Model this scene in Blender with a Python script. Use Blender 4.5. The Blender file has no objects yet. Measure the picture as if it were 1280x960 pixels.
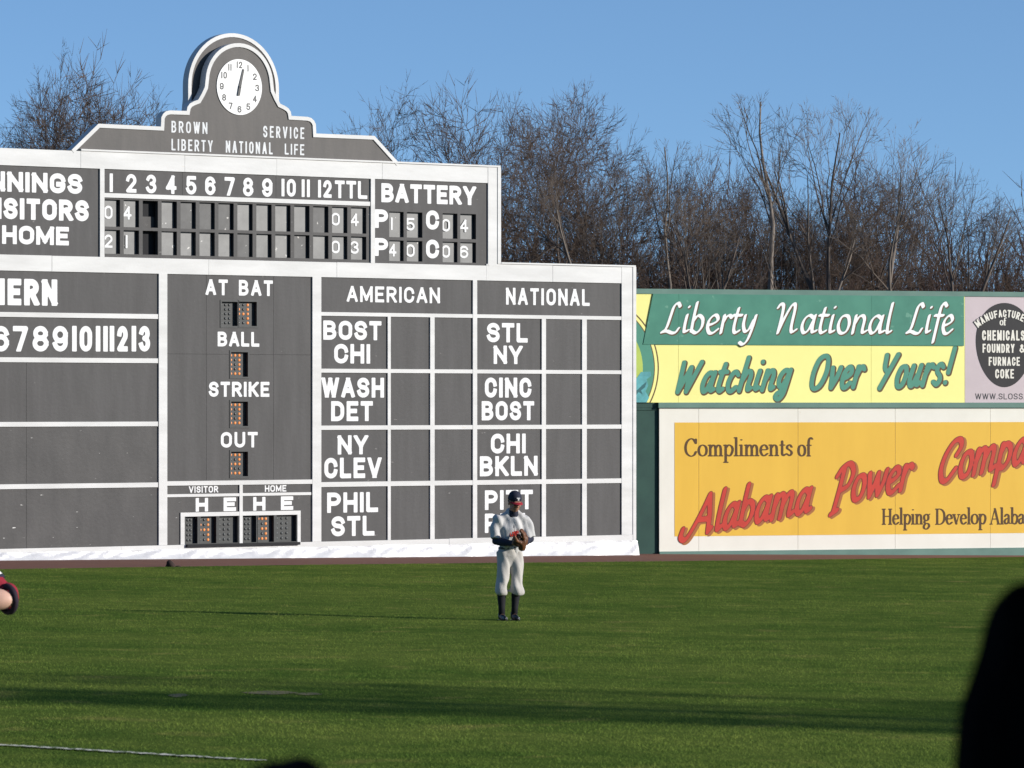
import bpy, bmesh, math, random
import numpy as np
from mathutils import Vector, Matrix, Quaternion

R = math.radians
sc = bpy.context.scene
col = sc.collection
random.seed(7); rng = np.random.default_rng(7)

# ------------------------------------------------------------------ camera, light, exposure
F, CX, CY, H = 5550.0, 640.0, 505.0, 2.919            # focal length, axis and horizon surveyed from the photo; eye height
cam = bpy.data.cameras.new('camera'); camo = bpy.data.objects.new('camera', cam); col.objects.link(camo)
cam.sensor_width = 36; cam.lens = 36*F/1280
cam.shift_y = (CY-480)/1280
cam.clip_start = .1; cam.clip_end = 6000
camo.location = (0, 0, H); camo.rotation_euler = (R(90), 0, 0)
cam.dof.use_dof = True; cam.dof.focus_distance = 76; cam.dof.aperture_fstop = 8
sc.camera = camo

EL = R(15.5)
AZ = Vector((.955, -.30, 0)).normalized()              # towards the sun: low, from the side of the field
world = bpy.data.worlds.new('World'); sc.world = world; world.use_nodes = True
wn, wl = world.node_tree.nodes, world.node_tree.links
bg = wn['Background']; bg.inputs['Strength'].default_value = .15
sky = wn.new('ShaderNodeTexSky'); sky.sky_type = 'NISHITA'; sky.sun_disc = False
sky.sun_elevation = EL; sky.sun_rotation = math.atan2(AZ.x, AZ.y)
sky.altitude = 0; sky.air_density = 1.0; sky.dust_density = .3; sky.ozone_density = 4.0
tc = wn.new('ShaderNodeTexCoord'); va = wn.new('ShaderNodeVectorMath'); va.operation = 'MULTIPLY_ADD'
va.inputs[1].default_value = (1, 1, 1.8); va.inputs[2].default_value = (0, 0, .135)
vn = wn.new('ShaderNodeVectorMath'); vn.operation = 'NORMALIZE'
wl.new(tc.outputs['Generated'], va.inputs[0]); wl.new(va.outputs[0], vn.inputs[0]); wl.new(vn.outputs[0], sky.inputs['Vector'])
wl.new(sky.outputs[0], bg.inputs['Color'])
sun = bpy.data.lights.new('sun', 'SUN'); sun.energy = 4.6; sun.angle = R(.53); sun.color = (1, .955, .885)
suno = bpy.data.objects.new('sun', sun); col.objects.link(suno)
SUNV = Vector((AZ.x*math.cos(EL), AZ.y*math.cos(EL), math.sin(EL)))
suno.rotation_euler = (-SUNV).to_track_quat('-Z', 'Y').to_euler()
vs = sc.view_settings; vs.view_transform = 'Standard'; vs.look = 'None'; vs.gamma = 1; vs.use_curve_mapping = False
vs.exposure = .38

# ------------------------------------------------------------------ materials
def mat(name, c, rough=.6, var=.0, scale=3.0, stretch=(1, 1, 1), spec=.3, bump=0, bscale=40, metal=0, c2=None, detail=5, pos=(.35, .65)):
    """Principled paint/cloth/wood with a noise-driven second colour."""
    m = bpy.data.materials.new(name); m.use_nodes = True
    n, l = m.node_tree.nodes, m.node_tree.links
    b = n['Principled BSDF']; b.inputs['Roughness'].default_value = rough; b.inputs['Metallic'].default_value = metal
    b.inputs['Specular IOR Level'].default_value = spec
    b.inputs['Base Color'].default_value = (*c, 1)
    t = n.new('ShaderNodeTexCoord')
    if var or c2:
        mp = n.new('ShaderNodeMapping'); mp.inputs['Scale'].default_value = stretch
        no = n.new('ShaderNodeTexNoise'); no.inputs['Scale'].default_value = scale; no.inputs['Detail'].default_value = detail
        no.inputs['Roughness'].default_value = .62
        rp = n.new('ShaderNodeValToRGB')
        d = c2 or tuple(max(0, x*(1-var)) for x in c); u = c if c2 else tuple(min(1, x*(1+var)) for x in c)
        rp.color_ramp.elements[0].color = (*d, 1); rp.color_ramp.elements[1].color = (*u, 1)
        rp.color_ramp.elements[0].position, rp.color_ramp.elements[1].position = pos
        l.new(t.outputs['Object'], mp.inputs[0]); l.new(mp.outputs[0], no.inputs[0]); l.new(no.outputs[0], rp.inputs[0])
        l.new(rp.outputs[0], b.inputs['Base Color'])
    if bump:
        nb = n.new('ShaderNodeTexNoise'); nb.inputs['Scale'].default_value = bscale; nb.inputs['Detail'].default_value = 4
        bp = n.new('ShaderNodeBump'); bp.inputs['Strength'].default_value = bump; bp.inputs['Distance'].default_value = .01
        l.new(t.outputs['Object'], nb.inputs[0]); l.new(nb.outputs[0], bp.inputs['Height']); l.new(bp.outputs[0], b.inputs['Normal'])
    return m

def wear(m, c, scale, amount, stretch=(1, 1, 1)):
    """Chips and scuffs with a shape of their own, over whatever colour the material has."""
    n, l = m.node_tree.nodes, m.node_tree.links
    b = n['Principled BSDF']; old = b.inputs['Base Color'].links[0].from_socket if b.inputs['Base Color'].links else None
    t = n.new('ShaderNodeTexCoord'); mp = n.new('ShaderNodeMapping'); mp.inputs['Scale'].default_value = stretch
    no = n.new('ShaderNodeTexNoise'); no.inputs['Scale'].default_value = scale; no.inputs['Detail'].default_value = 6
    rp = n.new('ShaderNodeMapRange'); rp.inputs['From Min'].default_value = amount; rp.inputs['From Max'].default_value = amount+.03
    mx = n.new('ShaderNodeMix'); mx.data_type = 'RGBA'
    l.new(t.outputs['Object'], mp.inputs[0]); l.new(mp.outputs[0], no.inputs[0]); l.new(no.outputs[0], rp.inputs[0])
    l.new(rp.outputs[0], mx.inputs[0])
    if old: l.new(old, mx.inputs[6])
    else: mx.inputs[6].default_value = b.inputs['Base Color'].default_value
    mx.inputs[7].default_value = (*c, 1)
    l.new(mx.outputs[2], b.inputs['Base Color'])
    return m

M = {}
M['white'] = wear(mat('white_paint', (.545, .54, .53), .55, c2=(.46, .455, .445), scale=1.3, stretch=(.5, 1, 2.4), bump=.15, bscale=25), (.50, .47, .43), 6, .71, (.6, 1, 2))
M['letter'] = mat('white_lettering_paint', (.59, .59, .59), .5, var=.05, scale=4)
M['letter_sign'] = mat('sign_lettering_paint', (.82, .82, .80), .5, var=.04, scale=4)
M['letter_dim'] = mat('chalky_lettering_paint', (.52, .53, .54), .6, var=.12, scale=8)
M['grey'] = wear(mat('grey_board_paint', (.057, .0545, .0545), .62, c2=(.042, .040, .040), scale=1.5, stretch=(2.6, 1, .35), bump=.25, bscale=14), (.17, .16, .155), 9, .71, (.5, 1, 1.6))
M['grey_old'] = wear(mat('scuffed_grey_board_paint', (.056, .053, .052), .6, c2=(.038, .036, .036), scale=1.4, stretch=(1.6, 1, .6), bump=.3, bscale=14), (.5, .49, .47), 11, .70, (.45, 1, 1.9))
M['plate'] = wear(mat('number_plate_metal', (.068, .069, .069), .38, c2=(.036, .037, .038), scale=5, spec=.5), (.5, .48, .46), 9, .72)
M['plate_old'] = wear(mat('worn_number_plate_metal', (.088, .088, .087), .36, c2=(.045, .045, .046), scale=4, spec=.5), (.42, .40, .38), 8, .70)
M['plate_dark'] = wear(mat('dark_number_plate_metal', (.050, .050, .051), .42, c2=(.028, .028, .030), scale=5), (.42, .40, .38), 9, .69)
M['dark'] = mat('dark_interior', (.012, .012, .014), .8)
M['module'] = mat('lamp_module_housing', (.032, .034, .034), .55, var=.2, scale=9)
M['ped'] = wear(mat('pediment_grey_paint', (.088, .080, .075), .6, c2=(.068, .063, .060), scale=1.2, stretch=(2.5, 1, .5), bump=.2, bscale=14), (.19, .175, .165), 5, .72)
M['clock'] = mat('clock_enamel', (.61, .61, .605), .4, var=.02)
M['ink'] = mat('dark_ink', (.035, .035, .037), .5)
M['foil'] = mat('silver_sheeting', (.50, .50, .51), .38, c2=(.42, .42, .44), scale=3, spec=.5, bump=.5, bscale=9)
M['bulb'] = mat('unlit_bulb', (.07, .074, .074), .35, spec=.4)
lit = bpy.data.materials.new('lit_bulb'); lit.use_nodes = True
b_ = lit.node_tree.nodes['Principled BSDF']; b_.inputs['Base Color'].default_value = (.40, .15, .05, 1)
b_.inputs['Emission Color'].default_value = (1, .33, .08, 1); b_.inputs['Emission Strength'].default_value = .42
M['lit'] = lit
M['rail'] = mat('teal_rail_paint', (.13, .225, .185), .6, c2=(.10, .18, .15), scale=2, stretch=(.6, 1, 1))
M['greensign'] = wear(mat('green_sign_paint', (.068, .235, .165), .55, c2=(.052, .195, .138), scale=1.6), (.12, .29, .21), 4, .66)
M['yellow'] = mat('pale_yellow_sign_paint', (.84, .79, .28), .55, c2=(.80, .75, .26), scale=.8)
M['cream'] = wear(mat('cream_sign_paint', (.75, .715, .63), .55, c2=(.70, .665, .58), scale=.9), (.55, .45, .33), 3, .73)
M['gold'] = mat('golden_sign_paint', (.72, .435, .052), .55, c2=(.675, .40, .046), scale=.8, stretch=(2, 1, .4))
M['pink'] = mat('pinkish_sign_paint', (.52, .435, .445), .55, var=.04, scale=1)
M['black'] = mat('black_sign_paint', (.026, .024, .025), .55, var=.1, scale=2)
M['wallgreen'] = mat('dark_green_wall_paint', (.022, .065, .050), .5, c2=(.016, .05, .04), scale=2)
M['tealletter'] = mat('teal_lettering_paint', (.072, .245, .175), .55, var=.06, scale=2)
M['brownline'] = mat('brown_outline_paint', (.105, .058, .026), .55)
M['brownink'] = mat('brown_lettering_paint', (.085, .042, .014), .55)
M['red'] = mat('red_lettering_paint', (.50, .042, .026), .5, var=.08, scale=2)
M['redline'] = mat('dark_red_outline_paint', (.17, .028, .02), .55)
M['redshade'] = mat('rust_shadow_paint', (.34, .12, .035), .55)
M['statue'] = mat('emblem_blue_paint', (.10, .34, .36), .55, var=.2, scale=5)
M['statue_dk'] = mat('emblem_dark_blue_paint', (.035, .13, .14), .55)
M['emblem_y'] = mat('emblem_yellow_green_paint', (.40, .50, .10), .55, var=.1, scale=1)
M['bark'] = mat('bark', (.105, .083, .068), .9, var=.3, scale=4)
M['bark_pale'] = mat('pale_bark', (.17, .142, .118), .9, var=.3, scale=4)
M['twig'] = mat('twig', (.086, .060, .044), .9, var=.25, scale=2)
M['twig_red'] = mat('russet_twig', (.086, .054, .042), .9, var=.35, scale=.25)
M['twig_pale'] = mat('pale_twig', (.125, .100, .080), .9, var=.2, scale=2)
M['concrete'] = mat('concrete', (.28, .27, .26), .9, var=.12, scale=2)
M['steel'] = mat('painted_steel', (.05, .09, .07), .5)
M['wood'] = mat('bench_wood', (.05, .08, .06), .6, var=.2, scale=3)

# ------------------------------------------------------------------ object helpers
def link(name, data, parent=None, m=None):
    o = bpy.data.objects.new(name, data); col.objects.link(o)
    if parent is not None: o.parent = parent
    if m is not None and data is not None and hasattr(data, 'materials'):
        data.materials.clear()
        for x in (m if isinstance(m, (list, tuple)) else [m]): data.materials.append(x)
    return o
def tag(o, label=None, cat=None, group=None, kind=None):
    for k, v in (('label', label), ('category', cat), ('group', group), ('kind', kind)):
        if v: o[k] = v
    return o
def empty(name, label, cat, loc=(0, 0, 0), rz=0, group=None):
    o = link(name, None); o.location = loc; o.rotation_euler = (0, 0, rz)
    return tag(o, label, cat, group)
def me_from(verts, faces, name='mesh', smooth=False):
    me = bpy.data.meshes.new(name); me.from_pydata([tuple(v) for v in verts], [], faces); me.update()
    if smooth:
        me.polygons.foreach_set('use_smooth', [True]*len(me.polygons))
    return me
class MB:
    """Collects shapes for ONE mesh."""
    def __init__(s): s.v, s.f = [], []
    def add(s, v, f):
        k = len(s.v); s.v += [tuple(x) for x in v]; s.f += [tuple(i+k for i in q) for q in f]; return s
    def box(s, x0, x1, y0, y1, z0, z1):
        return s.add([(x0, y0, z0), (x1, y0, z0), (x1, y1, z0), (x0, y1, z0), (x0, y0, z1), (x1, y0, z1), (x1, y1, z1), (x0, y1, z1)],
                     [(0, 3, 2, 1), (4, 5, 6, 7), (0, 1, 5, 4), (1, 2, 6, 5), (2, 3, 7, 6), (3, 0, 4, 7)])
    def prism(s, pts, y0, y1):
        """Polygon in x,z pushed from y0 (front) to y1."""
        n = len(pts)
        v = [(x, y0, z) for x, z in pts]+[(x, y1, z) for x, z in pts]
        f = [tuple(range(n)), tuple(range(2*n-1, n-1, -1))]+[(i, i+n, (i+1) % n+n, (i+1) % n) for i in range(n)]
        return s.add(v, f)
    def strip(s, a, b, y0, y1):
        """Band between two open lines a and b (same count) in x,z."""
        n = len(a)
        for i in range(n-1):
            q = [a[i], a[i+1], b[i+1], b[i]]
            s.add([(x, y0, z) for x, z in q]+[(x, y1, z) for x, z in q], [(0, 1, 2, 3), (0, 4, 5, 1), (2, 6, 7, 3), (7, 6, 5, 4)])
        return s
    def bar(s, p, q, r, n=6, r2=None):
        v, f = tube([p, q], [r, r if r2 is None else r2], n); return s.add(v, f)
    def build(s, name, m, parent=None, smooth=False):
        me = me_from(s.v, s.f, name, smooth)
        bm = bmesh.new(); bm.from_mesh(me); bmesh.ops.recalc_face_normals(bm, faces=bm.faces); bm.to_mesh(me); bm.free()
        return link(name, me, parent, m)

def frames(pts):
    P = [Vector(p) for p in pts]; T = []
    for i in range(len(P)):
        t = (P[min(i+1, len(P)-1)]-P[max(i-1, 0)]); T.append(t.normalized() if t.length > 1e-9 else Vector((0, 0, 1)))
    return P, T
def tube(pts, rad, n=8, hint=(0, 1, 0), capped=True):
    """Loft of ellipses along pts; rad entries are r or (r_side, r_hint): r_hint along the hint direction."""
    P, T = frames(pts); v, f = [], []
    h = Vector(hint)
    for p, t, r in zip(P, T, rad):
        a = h-t*h.dot(t)
        if a.length < .15: a = Vector((1, 0, 0))-t*t.x
        a.normalize(); b = t.cross(a)
        rs, rh = r if isinstance(r, tuple) else (r, r)
        for k in range(n):
            w = 2*math.pi*k/n
            v.append(p+b*(rs*math.cos(w))+a*(rh*math.sin(w)))
    m = len(P)
    for i in range(m-1):
        for k in range(n):
            f.append((i*n+k, i*n+(k+1) % n, (i+1)*n+(k+1) % n, (i+1)*n+k))
    if capped:
        f.append(tuple(range(n-1, -1, -1))); f.append(tuple(range((m-1)*n, m*n)))
    return v, f
def ell(c, r, rot=None, n=14):
    v, f = [], []
    for i in range(n+1):
        ph = math.pi*i/n
        for k in range(2*n):
            w = math.pi*k/n
            q = Vector((r[0]*math.sin(ph)*math.cos(w), r[1]*math.sin(ph)*math.sin(w), r[2]*math.cos(ph)))
            if rot is not None: q = rot @ q
            v.append(q+Vector(c))
    for i in range(n):
        for k in range(2*n):
            f.append((i*2*n+k, (i+1)*2*n+k, (i+1)*2*n+(k+1) % (2*n), i*2*n+(k+1) % (2*n)))
    return v, f
def limb(pts, rad, n=14, hint=(0, 1, 0)):
    """Tube with round ends."""
    P = [Vector(p) for p in pts]; rr = [r if isinstance(r, tuple) else (r, r) for r in rad]
    d0 = (P[0]-P[1]).normalized(); d1 = (P[-1]-P[-2]).normalized()
    def cap(p, d, r):
        return [(p+d*(max(r)*s), (r[0]*c, r[1]*c)) for s, c in ((.5, .86), (.85, .5), (.98, .15))]
    A = list(reversed(cap(P[0], d0, rr[0]))); B = cap(P[-1], d1, rr[-1])
    return tube([a[0] for a in A]+P+[b[0] for b in B], [a[1] for a in A]+rr+[b[1] for b in B], n, hint)
def fuse(parts, voxel, smooth=4):
    """Grow ONE continuous skin round overlapping shapes."""
    mb = MB()
    for v, f in parts: mb.add(v, f)
    o = mb.build('tmp', None)
    md = o.modifiers.new('r', 'REMESH'); md.mode = 'VOXEL'; md.voxel_size = voxel
    sm = o.modifiers.new('s', 'SMOOTH'); sm.factor = .5; sm.iterations = smooth
    dg = bpy.context.evaluated_depsgraph_get()
    me = bpy.data.meshes.new_from_object(o.evaluated_get(dg))
    old = o.data; bpy.data.objects.remove(o); bpy.data.meshes.remove(old)
    me.polygons.foreach_set('use_smooth', [True]*len(me.polygons))
    return me
def folds(me, amp, kx, ky, kz, seed=0):
    """Cloth folds: push the skin along its normals by a few crossing waves."""
    n = len(me.vertices); co = np.empty(n*3, np.float32); no = np.empty(n*3, np.float32)
    me.vertices.foreach_get('co', co); me.vertices.foreach_get('normal', no); co = co.reshape(-1, 3); no = no.reshape(-1, 3)
    x, y, z = co.T; s = seed
    w = np.sin(kx*x+.6*kz*z+s+2*np.sin(9*z+s))+np.sin(.7*kx*x-kz*z+ky*y+1.7*s)*.8+.5*np.sin(1.9*kx*x+2.1*ky*y+1.3*kz*z)
    co = co+no*(w*amp)[:, None]
    me.vertices.foreach_set('co', co.ravel().astype(np.float32)); me.update()
    return me

# ------------------------------------------------------------------ lettering: skeleton strokes -> pen -> clean outlines
def cat(pts, n=6, closed=False):
    P = np.array(pts, float)
    if len(P) < 3: return P
    if closed: Q = np.vstack([P[-1:], P, P[:2]])
    else: Q = np.vstack([2*P[0]-P[1], P, 2*P[-1]-P[-2]])
    out = []
    for i in range(1, len(Q)-2):
        a, b, c, d = Q[i-1], Q[i], Q[i+1], Q[i+2]
        for k in range(n):
            t = k/n
            out.append(.5*((2*b)+(c-a)*t+(2*a-5*b+4*c-d)*t*t+(3*b-a-3*c+d)*t**3))
    out.append(Q[-2])
    return np.array(out)
def arc(cx, cy, rx, ry, a0, a1, n=14):
    return [(cx+rx*math.cos(R(a0+(a1-a0)*i/n)), cy+ry*math.sin(R(a0+(a1-a0)*i/n))) for i in range(n+1)]

class Field:
    def __init__(s, x0, x1, y0, y1, cell):
        s.x = np.arange(x0, x1+cell, cell); s.y = np.arange(y0, y1+cell, cell); s.c = cell
        s.F = np.full((len(s.y), len(s.x)), 9.0)
    def window(s, xa, xb, ya, yb):
        i0, i1 = np.searchsorted(s.x, [xa, xb]); j0, j1 = np.searchsorted(s.y, [ya, yb])
        return slice(max(j0-1, 0), j1+1), slice(max(i0-1, 0), i1+1)
    def seg(s, p, q, r, sq0=False, sq1=False):
        d = q-p; L = math.hypot(*d)
        if L < 1e-9: return
        d = d/L; e = r*1.5+2*s.c
        J, I = s.window(min(p[0], q[0])-e, max(p[0], q[0])+e, min(p[1], q[1])-e, max(p[1], q[1])+e)
        X, Y = np.meshgrid(s.x[I], s.y[J]); vx, vy = X-p[0], Y-p[1]
        t = vx*d[0]+vy*d[1]; h = np.abs(-vx*d[1]+vy*d[0])
        lo, hi = np.maximum(-t, 0), np.maximum(t-L, 0); ex = lo+hi
        D = np.hypot(h, ex)
        if sq0: D = np.where(lo > 0, np.maximum(h, lo), D)
        if sq1: D = np.where(hi > 0, np.maximum(h, hi), D)
        s.F[J, I] = np.minimum(s.F[J, I], D-r)
    def line(s, P, r, square=False):
        P = np.asarray(P, float); n = len(P)-1
        for i in range(n): s.seg(P[i], P[i+1], r, square and i == 0, square and i == n-1)
    def nib(s, P, a, b, ang):
        """Broad pen: an ellipse a x b turned by ang dragged along P (distance scaled by b)."""
        c_, s_ = math.cos(ang), math.sin(ang); T = np.array([[c_/a, s_/a], [-s_/b, c_/b]])
        P = np.asarray(P, float); e = max(a, b)+3*s.c
        for p, q in zip(P[:-1], P[1:]):
            J, I = s.window(min(p[0], q[0])-e, max(p[0], q[0])+e, min(p[1], q[1])-e, max(p[1], q[1])+e)
            X, Y = np.meshgrid(s.x[I], s.y[J])
            U = np.stack([X-p[0], Y-p[1]], -1) @ T.T; D = T @ (q-p); dd = max(D @ D, 1e-12)
            t = np.clip((U @ D)/dd, 0, 1)
            dist = np.hypot(U[..., 0]-t*D[0], U[..., 1]-t*D[1])
            s.F[J, I] = np.minimum(s.F[J, I], (dist-1)*min(a, b))
    def area(s):
        return float(np.clip(.5-s.F/s.c, 0, 1).sum())*s.c**2
    def loops(s):
        F = s.F.copy(); F[0, :] = F[-1, :] = 1; F[:, 0] = F[:, -1] = 1
        F[F == 0] = 1e-9
        S = F < 0
        cells = np.argwhere((S[:-1, :-1] != S[1:, 1:]) | (S[:-1, 1:] != S[1:, :-1]) | (S[:-1, :-1] != S[:-1, 1:]))
        adj = {}; pos = {}
        def ep(k):
            if k in pos: return
            t, j, i = k
            if t == 0: a, b = F[j, i], F[j, i+1]; w = a/(a-b); pos[k] = (s.x[i]+w*s.c, s.y[j])
            else: a, b = F[j, i], F[j+1, i]; w = a/(a-b); pos[k] = (s.x[i], s.y[j]+w*s.c)
        for j, i in cells:
            j, i = int(j), int(i)
            e = [((0, j, i), S[j, i], S[j, i+1]), ((1, j, i+1), S[j, i+1], S[j+1, i+1]), ((0, j+1, i), S[j+1, i], S[j+1, i+1]), ((1, j, i), S[j, i], S[j+1, i])]
            k = [x[0] for x in e if x[1] != x[2]]
            if len(k) == 4:
                prs = [(k[0], k[3]), (k[1], k[2])] if S[j, i] else [(k[0], k[1]), (k[2], k[3])]
            elif len(k) == 2: prs = [(k[0], k[1])]
            else: prs = []
            for a, b in prs:
                ep(a); ep(b); adj.setdefault(a, []).append(b); adj.setdefault(b, []).append(a)
        out = []; seen = set()
        for k0 in adj:
            if k0 in seen: continue
            lp = [k0]; seen.add(k0); cur = k0
            while True:
                nx = [k for k in adj[cur] if k not in seen]
                if not nx: break
                cur = nx[0]; seen.add(cur); lp.append(cur)
            P = np.array([pos[k] for k in lp])
            if len(P) < 4: continue
            # drop points that hardly bend the line
            keep = [0]
            for i in range(1, len(P)):
                a, b, c = P[keep[-1]], P[i], P[(i+1) % len(P)]
                v = c-a; L = math.hypot(*v) or 1e-9
                if abs(v[0]*(b-a)[1]-v[1]*(b-a)[0])/L > s.c*.045 or np.hypot(*(b-a)) > s.c*6: keep.append(i)
            P = P[keep]
            if len(P) >= 3: out.append(P)
        return out

def fill(name, loops, place, m, parent, y, thick=.004, area=None):
    """Loops -> flat mesh with holes, thickness along -y. place maps (u,v)->(s,z)."""
    cu = bpy.data.curves.new(name, 'CURVE'); cu.dimensions = '2D'; cu.fill_mode = 'BOTH'; cu.extrude = thick/2
    for P in loops:
        Q = np.array([place(*p) for p in P])
        sp = cu.splines.new('POLY'); sp.points.add(len(Q)-1)
        sp.points.foreach_set('co', np.c_[Q, np.zeros(len(Q)), np.ones(len(Q))].ravel()); sp.use_cyclic_u = True
    o = bpy.data.objects.new(name, cu); col.objects.link(o)
    dg = bpy.context.evaluated_depsgraph_get(); dg.update()
    me = bpy.data.meshes.new_from_object(o.evaluated_get(dg))
    bpy.data.objects.remove(o); bpy.data.curves.remove(cu)
    if area:
        got = sum(p.area for p in me.polygons if abs(p.normal.z) > .9)/2
        if abs(got/area-1) > .03:
            bpy.data.meshes.remove(me); return None
    n = len(me.vertices); co = np.empty(n*3, np.float32); me.vertices.foreach_get('co', co); co = co.reshape(-1, 3)
    co = np.c_[co[:, 0], y-co[:, 2], co[:, 1]]
    me.vertices.foreach_set('co', co.ravel().astype(np.float32)); me.update()
    me.name = name
    return link(name, me, parent, m)

TOP = arc(.5, .70, .5, .30, 0, 180); BOT = arc(.5, .30, .5, .30, 180, 360)
BLK = {   # unit box; value: (relative width, strokes)
 'A': (1.08, [[(0, 0), (.5, 1.05)], [(1, 0), (.5, 1.05)], [(.2, .3), (.8, .3)]]),
 'B': (1, [[(0, 0), (0, 1)], [(0, 1), (.5, 1)]+arc(.5, .76, .42, .24, 90, -90)+[(0, .52)], [(0, .52), (.5, .52)]+arc(.5, .26, .5, .26, 90, -90)+[(0, 0)]]),
 'C': (1, [arc(.5, .68, .5, .32, 5, 180)+arc(.5, .32, .5, .32, 180, 355)]),
 'D': (1, [[(0, 0), (0, 1)], [(0, 1), (.42, 1)]+arc(.42, .64, .58, .36, 90, 0)+arc(.42, .36, .58, .36, 0, -90)+[(0, 0)]]),
 'E': (.85, [[(0, 0), (0, 1)], [(0, 1), (1, 1)], [(0, .51), (.85, .51)], [(0, 0), (1, 0)]]),
 'F': (.82, [[(0, 0), (0, 1)], [(0, 1), (1, 1)], [(0, .5), (.85, .5)]]),
 'G': (1.05, [arc(.5, .68, .5, .32, 10, 180)+arc(.5, .32, .5, .32, 180, 360)+[(1, .44), (.55, .44)]]),
 'H': (1, [[(0, 0), (0, 1)], [(1, 0), (1, 1)], [(0, .5), (1, .5)]]),
 'I': (0, [[(0, 0), (0, 1)]]),
 'K': (1.02, [[(0, 0), (0, 1)], [(1, 1.05), (0, .38)], [(.28, .58), (1, -.05)]]),
 'L': (.8, [[(0, 1), (0, 0), (1, 0)]]),
 'M': (1.3, [[(0, 0), (0, 1)], [(1, 0), (1, 1)], [(0, 1.02), (.5, .12)], [(1, 1.02), (.5, .12)]]),
 'N': (1.04, [[(0, 0), (0, 1)], [(1, 0), (1, 1)], [(0, 1), (1, 0)]]),
 'O': (1.05, [TOP+BOT+[TOP[0]]]),
 'P': (.96, [[(0, 0), (0, 1)], [(0, 1), (.5, 1)]+arc(.5, .72, .5, .28, 90, -90)+[(0, .44)]]),
 'R': (1, [[(0, 0), (0, 1)], [(0, 1), (.5, 1)]+arc(.5, .74, .47, .26, 90, -90)+[(0, .48)], [(.48, .48), (1, -.04)]]),
 'S': (.96, [arc(.5, .76, .48, .24, 8, 270)+arc(.5, .26, .5, .26, 90, -172)]),
 'T': (.92, [[(0, 1), (1, 1)], [(.5, 0), (.5, 1)]]),
 'U': (1.02, [[(0, 1)]+BOT+[(1, 1)]]),
 'V': (1.1, [[(0, 1.04), (.5, -.05)], [(1, 1.04), (.5, -.05)]]),
 'W': (1.55, [[(0, 1.04), (.25, -.05)], [(.25, -.05), (.5, 1.0)], [(.5, 1.0), (.75, -.05)], [(.75, -.05), (1, 1.04)]]),
 'Y': (1.08, [[(0, 1.05), (.5, .42)], [(1, 1.05), (.5, .42)], [(.5, 0), (.5, .45)]]),
 '0': (.95, [TOP+BOT+[TOP[0]]]),
 '1': (0, [[(0, 0), (0, 1)]]),
 '2': (.95, [arc(.5, .70, .5, .30, 172, -25)+[(0, 0), (1, 0)]]),
 '3': (.95, [arc(.48, .76, .46, .24, 165, -90)+arc(.48, .26, .52, .26, 90, -165)]),
 '4': (1, [[(.72, 0), (.72, 1)], [(.72, 1), (0, .28)], [(0, .28), (1, .28)]]),
 '5': (.95, [[(.95, 1), (.08, 1), (.04, .52)]+arc(.48, .31, .52, .31, 125, -165)]),
 '6': (.95, [arc(.5, .70, .5, .30, 15, 180)+[(0, .3)], arc(.5, .30, .5, .30, 0, 360, 22)]),
 '7': (.9, [[(0, 1), (1, 1), (.35, -.05)]]),
 '8': (.95, [arc(.5, .76, .44, .24, 0, 360, 22), arc(.5, .27, .5, .27, 0, 360, 22)]),
 '9': (.95, [arc(.5, .30, .5, .30, 195, 360)+[(1, .7)], arc(.5, .70, .5, .30, 0, 360, 22)]),
 '&': (1.1, [[(1, 0)]+[(.25, .72), (.22, .88), (.4, 1), (.58, .88), (.5, .68), (.1, .4), (.02, .2), (.3, 0), (.65, .1), (.95, .42)]]),
 '.': (.0, [[(0, -.02), (0, .0)]]), ',': (.0, [[(.02, .0), (-.05, -.14)]]),
 ' ': (.45, []),
}
def block(text, box, parent, m, w=.105, gap=.17, y=-.001, thick=.004, name='lettering', shear=0, cell=.034):
    """Bold gothic caps fitted to box = (s0, s1, z0, z1). w: half stroke, gap: letter gap, in cap heights."""
    s0, s1, z0, z1 = box; h = z1-z0; asp = (s1-s0)/h
    n = len(text); tot = sum(BLK[c][0] for c in text)
    free = asp-gap*(n-1)-2*w*n
    k = free/max(tot, 1e-6)
    if tot == 0: k = 1
    for cell in (.034, .0317, .0291, .0363, .027, .0247, .039):     # another grid if an outline does not close cleanly
        fd = Field(-.15, asp+.15, -.15, 1.15, cell)
        x = 0
        for c in text:
            W, st = BLK[c]; gw = W*k
            for P in st:
                P = np.array([(x+w+u*gw, w+v*(1-2*w)) for u, v in P])
                fd.line(P, w, True)
            x += gw+2*w+gap
        Y = fd.y[:, None]
        if ',' not in text: fd.F = np.maximum(fd.F, np.maximum(Y-1, -Y))
        o = fill(name, fd.loops(), lambda u, v: (s0+(u+shear*v)*h, z0+v*h), m, parent, y, thick, fd.area()*h*h)
        if o: return o
    return fill(name, fd.loops(), lambda u, v: (s0+(u+shear*v)*h, z0+v*h), m, parent, y, thick)

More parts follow.
